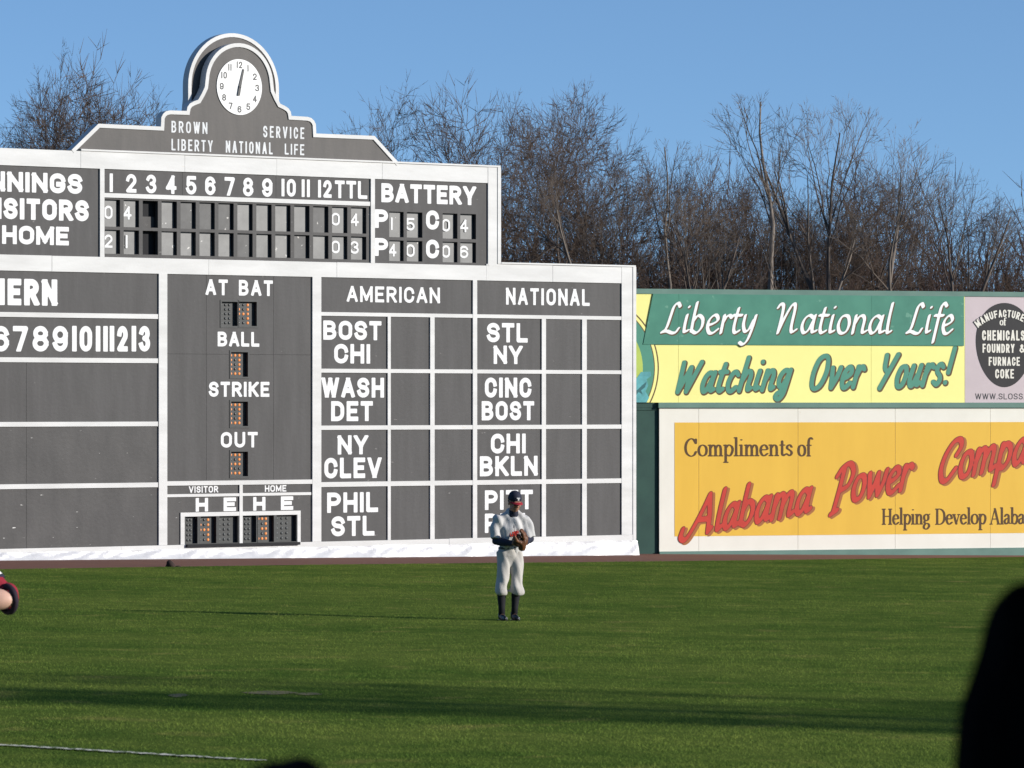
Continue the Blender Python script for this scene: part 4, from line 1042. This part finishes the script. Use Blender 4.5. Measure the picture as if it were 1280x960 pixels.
thicket('undergrowth', 'tangled russet brush and saplings filling the ground behind the outfield wall', 7500, (560, 1420), (109, 134), (3.2, 6.4), .018, M['twig_red'], 4, kids=7)
thicket('far_woods', 'dense dark leafless woods beyond the nearer trees', 8500, (560, 1500), (132, 175), (5.4, 9.2), .032, M['twig_red'], 9, 'woods', 8)

# ------------------------------------------------------------------ people
M['skin'] = mat('brown_skin', (.29, .145, .095), .5, var=.06, scale=20)
M['skin_pale'] = mat('pale_skin', (.56, .34, .26), .5, var=.05, scale=20)
M['jersey'] = mat('grey_white_jersey_cloth', (.45, .44, .43), .85, var=.05, scale=9, bump=.35, bscale=55)
M['pants'] = mat('off_white_trouser_cloth', (.42, .395, .365), .85, var=.06, scale=7, bump=.35, bscale=50)
M['navy'] = mat('navy_cloth', (.016, .018, .034), .8, var=.2, scale=12)
M['sock'] = mat('black_knit', (.010, .010, .013), .8)
M['shoe'] = mat('black_leather', (.012, .012, .014), .35, spec=.5)
M['shoe_white'] = mat('white_shoe_trim', (.5, .5, .5), .5)
M['capred'] = mat('red_cap_cloth', (.26, .014, .022), .75)
M['glove'] = mat('tan_glove_leather', (.115, .046, .019), .5, var=.25, scale=14, bump=.4, bscale=40)
M['glove_dark'] = mat('dark_glove_leather', (.045, .022, .014), .5, var=.25, scale=14)
M['maroon'] = mat('maroon_jersey_cloth', (.24, .012, .024), .8, var=.12, scale=9, bump=.3, bscale=50)
M['maroon_dk'] = mat('dark_cuff_cloth', (.020, .012, .022), .8)
M['hair'] = mat('black_hair', (.010, .009, .0085), .6, var=.4, scale=30, stretch=(1, 1, .15), spec=0, bump=.5, bscale=70)
M['hair_brown'] = mat('dark_brown_hair', (.045, .035, .032), .8, var=.4, scale=40, spec=0, bump=.5, bscale=70)
M['coat'] = mat('dark_coat_cloth', (.008, .008, .008), .95, spec=0)
M['eye'] = mat('eye', (.02, .015, .012), .3)

def headmat(c, yaw, pitch): return Matrix.Translation(c) @ Matrix.Rotation(yaw, 4, 'Z') @ Matrix.Rotation(pitch, 4, 'X')
def xf(vf, m): return [m @ Vector(q) for q in vf[0]], vf[1]
def head_parts():
    p = [ell((0, .012, .030), (.076, .094, .100)), ell((0, -.030, -.050), (.060, .066, .072)), ell((0, -.055, -.088), (.032, .030, .026)),
         tube([(0, -.094, .022), (0, -.108, -.004), (0, -.116, -.024), (0, -.100, -.036)], [(.009, .008), (.012, .010), (.018, .013), (.012, .008)], 8),
         ell((0, -.088, .036), (.056, .018, .012)), ell((0, -.093, -.060), (.026, .010, .010)),
         ell((.036, -.078, -.018), (.024, .020, .020)), ell((-.036, -.078, -.018), (.024, .020, .020))]
    for s in (-1, 1): p.append(ell((s*.079, .012, -.008), (.010, .022, .034)))
    return p
def hand_parts(wr, d, palm_n, curl=.5, side=1):
    """Palm and five bent fingers from wrist wr along d; palm faces palm_n."""
    d = Vector(d).normalized(); nrm = Vector(palm_n); nrm = (nrm-d*nrm.dot(d)).normalized(); lat = d.cross(nrm)*side
    w = Vector(wr); out = [limb([w, w+d*.05, w+d*.09], [(.030, .018), (.042, .017), (.040, .015)], 12, nrm)]
    for i, (o, L) in enumerate(((-.032, .068), (-.011, .080), (.011, .076), (.031, .060))):
        b = w+d*.088+lat*o; pts = [b-d*.02]; dd = d.copy()
        for k in range(3):
            dd = (dd+nrm*curl*(.5+.3*k)).normalized(); pts.append(pts[-1]+dd*(L*(.5, .3, .25)[k]+(.02 if k == 0 else 0)))
        out.append(limb(pts, [.0095, .009, .0085, .0075], 8))
    b = w+d*.025-lat*.034; t1 = (d*.6-lat*.7+nrm*.35).normalized()
    out.append(limb([b, b+t1*.038, b+t1*.038+(d+nrm*.6*curl).normalized()*.034], [.014, .0115, .009], 8))
    return out
def cap_on(parent, m, crown, brim, emblem=None):
    rings = [(.010, .090, .106), (.045, .089, .104), (.085, .078, .092), (.115, .055, .066), (.128, .028, .034), (.132, .006, .007)]
    v, f = tube([(0, .012, .030+z) for z, a, b in rings], [(b, a) if False else (a, b) for z, a, b in rings], 24, (0, 1, 0))
    c = MB().add([m @ Vector(q) for q in v], f).build('cap', crown, parent, True)
    v, f = [], []
    N_ = 14
    for lay in (0, 1):
        for i in range(N_+1):
            a_ = R(-78+156*i/N_)
            for k, r in enumerate((.0, .5, 1)):
                x = .089*math.sin(a_)*(1+.0*r); y = .012-.103*math.cos(a_)-r*.078*max(0, math.cos(a_))**.55
                v.append((x, y, .042-lay*.004-r*.020*math.cos(a_)-.022*math.sin(a_)**2))
    n_ = (N_+1)*3
    for i in range(N_):
        for k in range(2):
            q = (i*3+k, i*3+k+1, (i+1)*3+k+1, (i+1)*3+k); f.append(q); f.append(tuple(n_+t for t in reversed(q)))
    for i in range(N_): f.append((i*3+2, n_+i*3+2, n_+(i+1)*3+2, (i+1)*3+2))
    MB().add([m @ Vector(q) for q in v], f).build('brim', brim, c, True)
    if emblem:
        e = MB()
        for q in ([(-.022, .098), (.024, .098), (.024, .088), (-.022, .088)], [(-.006, .088), (.012, .088), (.008, .060), (-.004, .060)], [(.004, .078), (.020, .074), (.017, .064), (.003, .066)]):
            pv_ = []
            for x, z in q:
                for dy in (-.100, -.112+.35*(z-.06)+.012): pv_.append((x, dy+.0, z))
            e.add([m @ Vector(t) for t in pv_], [(0, 2, 4, 6), (7, 5, 3, 1), (0, 1, 3, 2), (2, 3, 5, 4), (4, 5, 7, 6), (6, 7, 1, 0)])
        e.build('emblem', emblem, c)
    return c

# --- outfielder, standing a little bent with his hands at the glove
px0, py0 = 633, 775
ox, oy = gp(px0, 776)
hm = headmat((.074, -.145, 1.588), R(14), R(17))
sk = [xf(p, hm) for p in head_parts()]
sk.append(limb([(.052, -.03, 1.36), (.06, -.07, 1.44), (.070, -.12, 1.53)], [(.068, .07), (.056, .06), (.055, .062)]))
Lsh, Lel, Lwr = (.222, -.06, 1.358), (.295, -.07, 1.095), (.185, -.275, 1.055)       # gloved arm (his left)
Rsh, Rel, Rwr = (-.132, -.06, 1.358), (-.170, -.08, 1.075), (.020, -.285, 1.045)
sk += [limb([(.045, .0, .94), (.045, .0, 1.08), (.05, -.025, 1.22), (.05, -.03, 1.34)], [(.135, .095), (.14, .10), (.165, .115), (.150, .09)])]
sk += [limb([Lsh, Lel], [.05, .042]), limb([Lel, Lwr], [.042, .028]), limb([Rsh, Rel], [.05, .042]), limb([Rel, Rwr], [.042, .028])]
sk += hand_parts(Rwr, (.8, -.15, .28), (.1, .9, .3), .55, 1) + hand_parts(Lwr, (-.2, -.5, .55), (-.9, .1, .0), .4, -1)
hipL, kneeL, ankL = (-.045, .0, .90), (-.082, -.045, .49), (-.072, .01, .075)       # the leg at the photo's left
hipR, kneeR, ankR = (.115, .0, .90), (.125, -.045, .49), (.098, .01, .075)
for h, k, a in ((hipL, kneeL, ankL), (hipR, kneeR, ankR)):
    kv = Vector(k); av = Vector(a); cf = kv.lerp(av, .35)+Vector((0, .018, 0))
    sk += [limb([h, Vector(h).lerp(kv, .5), k], [.085, .075, .055]), limb([k, cf, a], [.052, .053, .036]), limb([a, (a[0], a[1]-.11, .03)], [(.036, .036), (.036, .022)])]
body = link('person', fuse(sk, .0085, 3), None, M['skin'])
body.location = (ox+.01, oy, zg(ox, oy)+.004); body.rotation_euler = (0, 0, R(11))
tag(body, 'outfielder in grey and white uniform with black socks, hands together at his glove', 'person')
for s in (-1, 1):
    v, f = ell((s*.030, -.0905, .014), (.011, .007, .006), None, 6); MB().add(*xf((v, f), hm)).build('eye', M['eye'], body, True)
cap_on(body, hm, M['navy'], M['capred'], M['letter'])
# short dark hair below the cap
hv = [xf(ell((0, .034, .012), (.080, .082, .060)), hm)]
link('hair', fuse(hv, .01, 2), body, M['hair'])
# jersey: trunk and elbow-length sleeves in one skin
trunk = [limb([(.04, .0, .965), (.042, -.002, 1.03), (.046, -.012, 1.13), (.05, -.04, 1.26), (.05, -.05, 1.36), (.056, -.055, 1.425)],
              [(.155, .110), (.172, .122), (.192, .136), (.204, .140), (.172, .110), (.105, .082)], 24)]
def mix(a, b, t): return tuple(Vector(a).lerp(Vector(b), t))
slv = [tube([mix(Lsh, Lel, -.10), mix(Lsh, Lel, .2), mix(Lsh, Lel, .6), mix(Lsh, Lel, .94)], [.074, .086, .083, .088], 16),
       tube([mix(Rsh, Rel, -.10), mix(Rsh, Rel, .2), mix(Rsh, Rel, .6), mix(Rsh, Rel, .90)], [.074, .086, .083, .088], 16),
       limb([(.052, -.055, 1.412), mix(Lsh, Lel, .06)], [(.088, .078), .076]), limb([(.052, -.055, 1.412), mix(Rsh, Rel, .06)], [(.088, .078), .076])]
jm = folds(fuse(trunk+slv, .011, 5), .0105, 31, 12, 14, .4)
jersey = link('jersey', jm, body, M['jersey'])
# dark shirt under it: collar and lower sleeves
ush = [tube([(.055, -.040, 1.36), (.060, -.085, 1.43), (.066, -.105, 1.49)], [(.085, .085), (.074, .076), (.062, .066)], 18)]
for a, b, c in ((Lsh, Lel, Lwr), (Rsh, Rel, Rwr)):
    ush += [limb([mix(a, b, .70), b], [.060, .055]), limb([b, mix(b, c, .5), mix(b, c, .93)], [.055, .051, .040])]
link('undershirt', folds(fuse(ush, .009, 3), .003, 40, 30, 30, 1), body, M['navy'])
# front placket, open neckline piping, buttons
def front_y(z):
    return -.150 if z > 1.3 else (-.162 if z > 1.2 else (-.150 if z > 1.1 else -.132))
plk = MB()
pts = [(.060+.012*(1.36-z), {1.36: -.128, 1.32: -.148, 1.26: -.172, 1.2: -.170, 1.14: -.156, 1.06: -.136}[z], z) for z in (1.36, 1.32, 1.26, 1.2, 1.14, 1.06)]
plk.add(*tube(pts, [(.006, .006)]*6, 6))
for s in (-1, 1): plk.add(*tube([(.060, -.134, 1.355), (.060+s*.045, -.118, 1.40), (.062+s*.072, -.070, 1.435), (.064+s*.07, -.02, 1.44)], [.006]*4, 6))
plk.build('piping', M['navy'], jersey, True)
# red chest lettering with a pale edge, half hidden by the glove
lm = MB()
for i, (x, w_) in enumerate(((.012, .011), (.042, .012), (.072, .011), (.102, .012))):
    z = 1.165+.004*i; y = -.178+.25*abs(x-.05)**1.2
    lm.box(x-w_/2, x+w_/2, y, y+.03, z-.034, z+.034); lm.box(x-.004, x+.024, y, y+.03, z+(.010 if i % 2 else -.030), z+(.026 if i % 2 else -.014))
lm.build('lettering', M['red'], jersey)
# belt, trousers gathered below the knee
link('belt', fuse([tube([(.04, .0, .955), (.04, .0, .992)], [(.160, .116), (.161, .117)], 30)], .008, 1), body, M['shoe'])
MB().add(*ell((.055, -.120, .974), (.022, .006, .016), None, 6)).build('buckle', M['shoe_white'], body, True)
tr_ = [limb([(.036, .0, .955), (.034, .004, .88), (.034, .006, .82)], [(.158, .115), (.168, .128), (.150, .115)], 24)]
for h, k, a, fl in ((hipL, kneeL, ankL, 1.0), (hipR, kneeR, ankR, 1.18)):
    kv, av = Vector(k), Vector(a); hem = kv.lerp(av, .22)
    tr_.append(tube([Vector(h)+Vector((0, 0, .02)), mix(h, k, .35), mix(h, k, .75), kv+Vector((0, -.005, .0)), kv.lerp(av, .12)+Vector((0, -.01, 0)), hem+Vector((0, -.008, 0)), hem-Vector((0, 0, .012))],
                    [(.098, .108), (.100, .104), (.080, .088), (.076, .086), (.080*fl, .090), (.092*fl, .094), (.090*fl, .090)], 22))
link('trousers', folds(fuse(tr_, .010, 4), .0085, 26, 14, 12, 2.2), body, M['pants'])
for k, a in ((kneeL, ankL), (kneeR, ankR)):
    kv, av = Vector(k), Vector(a); cf = kv.lerp(av, .35)+Vector((0, .018, 0))
    MB().add(*tube([kv.lerp(av, .05), cf, kv.lerp(av, .75), av-Vector((0, 0, .02))], [.060, .060, .046, .043], 16)).build('sock', M['sock'], body, True)
    sh_p = [limb([(a[0], a[1]+.045, .045), (a[0]+.004, a[1]-.06, .042), (a[0]+.012, a[1]-.165, .030)], [(.040, .044), (.047, .040), (.040, .026)], 14), tube([(a[0], a[1]+.01, .05), (a[0], a[1]+.012, .115)], [.050, .046], 14)]
    sh_o = link('shoe', fuse(sh_p, .008, 3), body, M['shoe'])
    MB().box(a[0]-.046, a[0]+.050, a[1]-.16, a[1]+.07, .000, .012).build('sole', M['shoe'], sh_o)
    MB().add(*tube([(a[0]+.046, a[1]+.03, .030), (a[0]+.053, a[1]-.07, .040), (a[0]+.050, a[1]-.13, .024)], [.006, .007, .005], 6)).build('shoe_stripe', M['shoe_white'], sh_o, True)
# glove: pocket, fingers and thumb, seen from its back edge
gw = Vector((.165, -.315, 1.065))
gp_ = [ell(gw, (.055, .055, .10), Matrix.Rotation(R(18), 3, 'Y')), ell(gw+Vector((-.015, .03, -.075)), (.055, .05, .05))]
for i, o in enumerate((-.055, -.018, .020, .055)):
    b = gw+Vector((.012*i-.01, o*.9-.01, .055)); gp_.append(limb([b, b+Vector((-.012, -.008, .055)), b+Vector((-.045, -.012, .095+.012*(1.5-abs(i-1.5))))], [.026, .025, .020], 10))
b = gw+Vector((-.055, -.03, -.01)); gp_.append(limb([b, b+Vector((-.055, -.02, .035)), b+Vector((-.075, -.02, .085))], [.030, .028, .022], 10))
gl_ = link('baseball_glove', folds(fuse(gp_, .0075, 2), .002, 60, 40, 50), None, M['glove']); gl_.location = body.location; gl_.rotation_euler = body.rotation_euler
tag(gl_, 'tan leather baseball glove held at the waist of the outfielder', 'glove')
wb = MB()
for i in range(4): wb.bar(gw+Vector((-.06, -.055, .02+.025*i)), gw+Vector((-.105, -.045, .04+.02*i)), .012, 8)
wb.add(*ell(gw+Vector((-.075, -.015, .015)), (.075, .034, .080), None, 10)); wb.build('webbing', M['glove_dark'], gl_, True)

# --- player in maroon whose elbow comes into the picture
mx, my = -4.50, 36.0
hm2 = headmat((.02, -.05, 1.63), R(-35), R(8))
sk = [xf(p, hm2) for p in head_parts()]
sk += [limb([(0, .0, 1.40), (.01, -.02, 1.47), (.02, -.04, 1.56)], [(.068, .07), (.056, .06), (.055, .062)]), limb([(0, .0, .94), (0, .0, 1.08), (0, -.01, 1.24), (0, -.0, 1.38)], [(.14, .10), (.145, .105), (.175, .12), (.155, .09)])]
aSh, aEl, aWr = (.20, .0, 1.36), (.372, -.05, 1.165), (.12, -.30, 1.12)
bSh, bEl, bWr = (-.20, .0, 1.36), (-.30, -.10, 1.12), (-.02, -.30, 1.12)
sk += [limb([aSh, aEl], [.055, .050]), limb([aEl, mix(aEl, aWr, .4), aWr], [.052, .052, .030]), limb([bSh, bEl], [.052, .045]), limb([bEl, bWr], [.045, .030])]
sk += hand_parts(aWr, (-.8, -.3, .2), (0, .9, .2), .6, 1)+hand_parts(bWr, (.8, -.3, .2), (0, .9, .2), .6, -1)
for s in (-1, 1):
    h, k, a = (s*.10, 0, .90), (s*.15, -.05, .49), (s*.16, .02, .075)
    sk += [limb([h, k], [.085, .055]), limb([k, mix(k, a, .35), a], [.052, .053, .036]), limb([a, (a[0], a[1]-.11, .03)], [(.036, .036), (.036, .022)])]
pl2 = link('person', fuse(sk, .010, 3), None, M['skin_pale']); pl2.location = (mx, my, zg(mx, my)+.008)
tag(pl2, 'player in a maroon jersey of whom only a bent elbow shows at the photo edge', 'person')
ax = (Vector(aEl)-Vector(aSh)); 
j2 = [limb([(0, .0, .965), (0, -.005, 1.13), (0, -.01, 1.26), (0, -.0, 1.36), (0, .01, 1.42)], [(.16, .115), (.185, .135), (.20, .14), (.175, .11), (.09, .075)], 24),
      tube([mix(aSh, aEl, -.15), mix(aSh, aEl, .2), mix(aSh, aEl, .6), mix(aSh, aEl, .95)], [.075, .098, .108, .112], 18), tube([mix(bSh, bEl, -.15), mix(bSh, bEl, .2), mix(bSh, bEl, .85)], [.07, .088, .095], 16),
      limb([(0, 0, 1.38), mix(aSh, aEl, .05)], [(.07, .065), .07]), limb([(0, 0, 1.38), mix(bSh, bEl, .05)], [(.07, .065), .07])]
jo = link('jersey', folds(fuse(j2, .010, 4), .004, 22, 10, 12, .9), pl2, M['maroon'])
# hanging sleeve mouth with its dark cuff round the bent arm
eV = Vector(aEl); op = Vector((-.62, -.66, -.10)).normalized()
MB().add(*tube([eV+Vector((.030, .05, .03)), eV+Vector((.040, .02, .015)), eV+Vector((.045, -.055, -.012))], [(.070, .080), (.090, .104), (.098, .106)], 22, (0, 0, 1))).build('sleeve', M['maroon'], pl2, True)
cuff = MB()
ring = []; 
u1 = op.cross(Vector((0, 0, 1))).normalized(); u2 = op.cross(u1)
cpt = eV+Vector((.052, -.072, -.022))
for k in range(29):
    w = 2*math.pi*k/28; ring.append(cpt+u1*(.098*math.cos(w))+u2*(.104*math.sin(w)))
cuff.add(*tube(ring, [.026]*29, 8, (.3, .3, 1))).build('cuff', M['maroon_dk'], pl2, True)
MB().add(*ell(eV+Vector((-.075, -.115, -.022)), (.198, .092, .092), None, 12)).build('forearm', M['skin_pale'], pl2, True)
st_ = [tube([mix(aSh, aEl, .05), mix(aSh, aEl, .38)], [.102, .112], 18)]
MB().add(*tube([mix(aSh, aEl, .16), mix(aSh, aEl, .48)], [.110, .119], 22)).build('sleeve_band', M['letter'], pl2, True)
MB().add(*tube([mix(aSh, aEl, .48), mix(aSh, aEl, .56)], [.1195, .1215], 22)).build('sleeve_stripe', M['navy'], pl2, True)
t2 = [limb([(0, .0, .955), (0, .004, .82)], [(.165, .12), (.17, .13)], 24)]
for s in (-1, 1): t2.append(tube([(s*.10, 0, .90), (s*.15, -.05, .49), (s*.16, .015, .12)], [(.10, .108), (.085, .09), (.07, .075)], 18))
link('trousers', folds(fuse(t2, .012, 4), .005, 22, 14, 13, 1.2), pl2, M['jersey'])
cap_on(pl2, hm2, M['maroon'], M['maroon'])
for s in (-1, 1): link('shoe', fuse([limb([(s*.16, .05, .05), (s*.16, -.15, .035)], [(.045, .048), (.042, .03)], 14)], .01, 2), pl2, M['shoe'])

# --- spectators in the stand ahead of the camera, seen from behind
def spectator(loc, label, hairm, long_hair, skinm, hs=1.0):
    """Seated figure; loc is the seat point on the bench top."""
    hm_ = Matrix.Translation((0, 0, .76)) @ Matrix.Rotation(R(180), 4, 'Z') @ Matrix.Scale(hs, 4)
    sk = [xf(p, hm_) for p in head_parts()]
    sk += [limb([(0, 0, .52), (0, .02, .70)], [.06, .055]), limb([(0, 0, .06), (0, 0, .25), (0, .02, .48)], [(.16, .12), (.15, .11), (.17, .10)], 18)]
    for s in (-1, 1):
        sk += [limb([(s*.19, 0, .50), (s*.25, .06, .26)], [.052, .044]), limb([(s*.25, .06, .26), (s*.12, .30, .14)], [.044, .030])]
        sk += hand_parts((s*.12, .30, .14), (-s*.3, .8, -.2), (0, 0, -1), .4, s)
        sk += [limb([(s*.09, .0, .08), (s*.11, .42, .07)], [.085, .058]), limb([(s*.11, .42, .07), (s*.11, .44, -.38)], [.055, .038]), limb([(s*.11, .42, -.41), (s*.11, .58, -.415)], [(.036, .034), (.036, .026)])]
    o = link('person', fuse(sk, .011, 3), None, skinm); o.location = loc; tag(o, label, 'person')
    ct = [limb([(0, 0, .05), (0, 0, .25), (0, .02, .46), (0, .02, .55)], [(.185, .145), (.18, .135), (.20, .125), (.10, .08)], 20)]
    for s in (-1, 1): ct += [limb([(s*.17, .01, .50), (s*.25, .06, .26)], [.075, .062]), limb([(s*.25, .06, .26), (s*.13, .28, .15)], [.062, .045])]
    link('coat', folds(fuse(ct, .012, 3), .004, 20, 15, 15), o, M['coat'])
    lg = []
    for s in (-1, 1): lg += [limb([(s*.09, .0, .085), (s*.11, .42, .075)], [.10, .075]), limb([(s*.11, .42, .06), (s*.11, .44, -.34)], [.072, .06])]
    link('trousers', fuse(lg, .013, 3), o, M['coat'])
    if long_hair:
        hp = [ell((0, -.015, .800), (.074, .095, .112)), limb([(0, -.030, .80), (0, -.04, .74), (0, -.05, .66), (0, -.06, .56), (0, -.07, .44)], [(.080, .09), (.098, .08), (.110, .07), (.108, .055), (.085, .035)], 20)]
    else:
        hp = [ell((0, -.020, .795), (.089, .104, .106)), ell((0, -.05, .74), (.078, .062, .07))]
    hme = fuse(hp, .008, 3); folds(hme, .0022, 90, 60, 6)
    link('hair', hme, o, hairm)
    return o
Y1 = 5.2; zt1_ = H-(716-CY)*Y1/F
spectator(((1297-CX)*Y1/F, Y1, zt1_-.915), 'spectator with long black hair seen from behind close to the camera', M['hair'], True, M['skin'])
Y2 = 5.95; zt2_ = H-(943-CY)*Y2/F
spectator(((362-CX)*Y2/F, Y2, zt2_-.903), 'spectator with short dark hair, only the crown showing at the lower photo edge', M['hair_brown'], False, M['skin_pale'], 1.06)
# the covered stand they sit in
d1, d2 = zt1_-.915-.45, zt2_-.903-.45
gs = empty('grandstand', 'covered grandstand with concrete steps that shades the spectators', 'grandstand', (0, 0, 0))
MB().box(-15, 60, -15, 5.62, -.6, d1).build('upper_step', M['concrete'], gs); MB().box(-15, 60, 5.62, 7.0, -.6, d2).build('lower_step', M['concrete'], gs)
MB().box(-15, 60, -15, 7.6, 8.6, 9.0).build('roof', M['steel'], gs); MB().box(-15, 60, -15.3, -15, -.6, 9.0).build('back_wall', M['steel'], gs); MB().box(60, 60.3, -15.3, 7.6, -.6, 9.0).build('end_wall', M['steel'], gs)
for X in (-12, 13, 26, 39, 52): MB().bar((X, 5.2, -.5), (X, 5.2, 8.7), .13, 10).build('post', M['steel'], gs)
for Y_, dz, lab in ((Y1, d1, 'bench under the long haired spectator'), (Y2, d2, 'bench under the short haired spectator')):
    bt = empty('bench', 'green slatted '+lab, 'bench', (0, Y_, dz))
    bm_ = MB()
    for k in range(3): bm_.box(-3, 3, -.17+.12*k, -.07+.12*k, .405, .448)
    bm_.build('seat', M['wood'], bt)
    for X in (-2.6, -.9, .5, 2.6): MB().box(X-.03, X+.03, -.14, .14, 0, .405).build('leg', M['steel'], bt)
# unseen floodlight tower added on the sunny side, lamp banks shaped to shade the grass
tw = empty('unseen_floodlight_tower', 'unseen steel lattice floodlight tower added to shade the outfield grass', 'tower', (70, 18.6, zg(70, 39)))
lg = [(sx, sy) for sx in (-1.1, 1.1) for sy in (-1.1, 1.1)]
for sx, sy in lg: MB().bar((sx, sy, -.3), (sx*.6, sy*.6, 23), .11, 8).build('leg', M['steel'], tw)
br_ = MB()
for k in range(11):
    z0, z1 = k*2.1, (k+1)*2.1; w0, w1 = 1.1-.44*z0/23, 1.1-.44*z1/23
    for sg in (-1, 1):
        br_.bar((sg*w0, -w0, z0), (sg*w1, w1, z1), .045, 5); br_.bar((-w0, sg*w0, z0), (w1, sg*w1, z1), .045, 5); br_.bar((sg*w1, -w1, z1), (sg*w1, w1, z1), .045, 5); br_.bar((-w1, sg*w1, z1), (w1, sg*w1, z1), .045, 5)
br_.build('bracing', M['steel'], tw)
for nm, z0, z1, yc, hw in (('lamp_bank', 17.3, 19.2, -.7, 1.9), ('lamp_bank', 19.7, 22.3, 1.25, 2.5)):
    bk = MB(); rows_ = 3; 
    for r in range(rows_+1):
        z = z0+(z1-z0)*r/rows_; bk.box(-.10, .10, yc-hw, yc+hw, z-.035, z+.035)
    bk.box(.25, .9, yc-hw, yc+hw, z0-.10, z0-.05)
    b0 = bk.build(nm, M['steel'], tw)
    for r in range(rows_):
        for c in range(6):
            if (r*6+c*5+int(z0*10)) % 7 == 0: continue  # lamps left out so the shade on the grass turns patchy
            v, f = tube([(-.35, yc-hw+(c+.5)*hw/3, z0+(r+.5)*(z1-z0)/rows_), (.0, yc-hw+(c+.5)*hw/3, z0+(r+.5)*(z1-z0)/rows_)], [.275, .15], 12, (0, 0, 1))
            MB().add(v, f).build('lamp', M['steel'], b0)
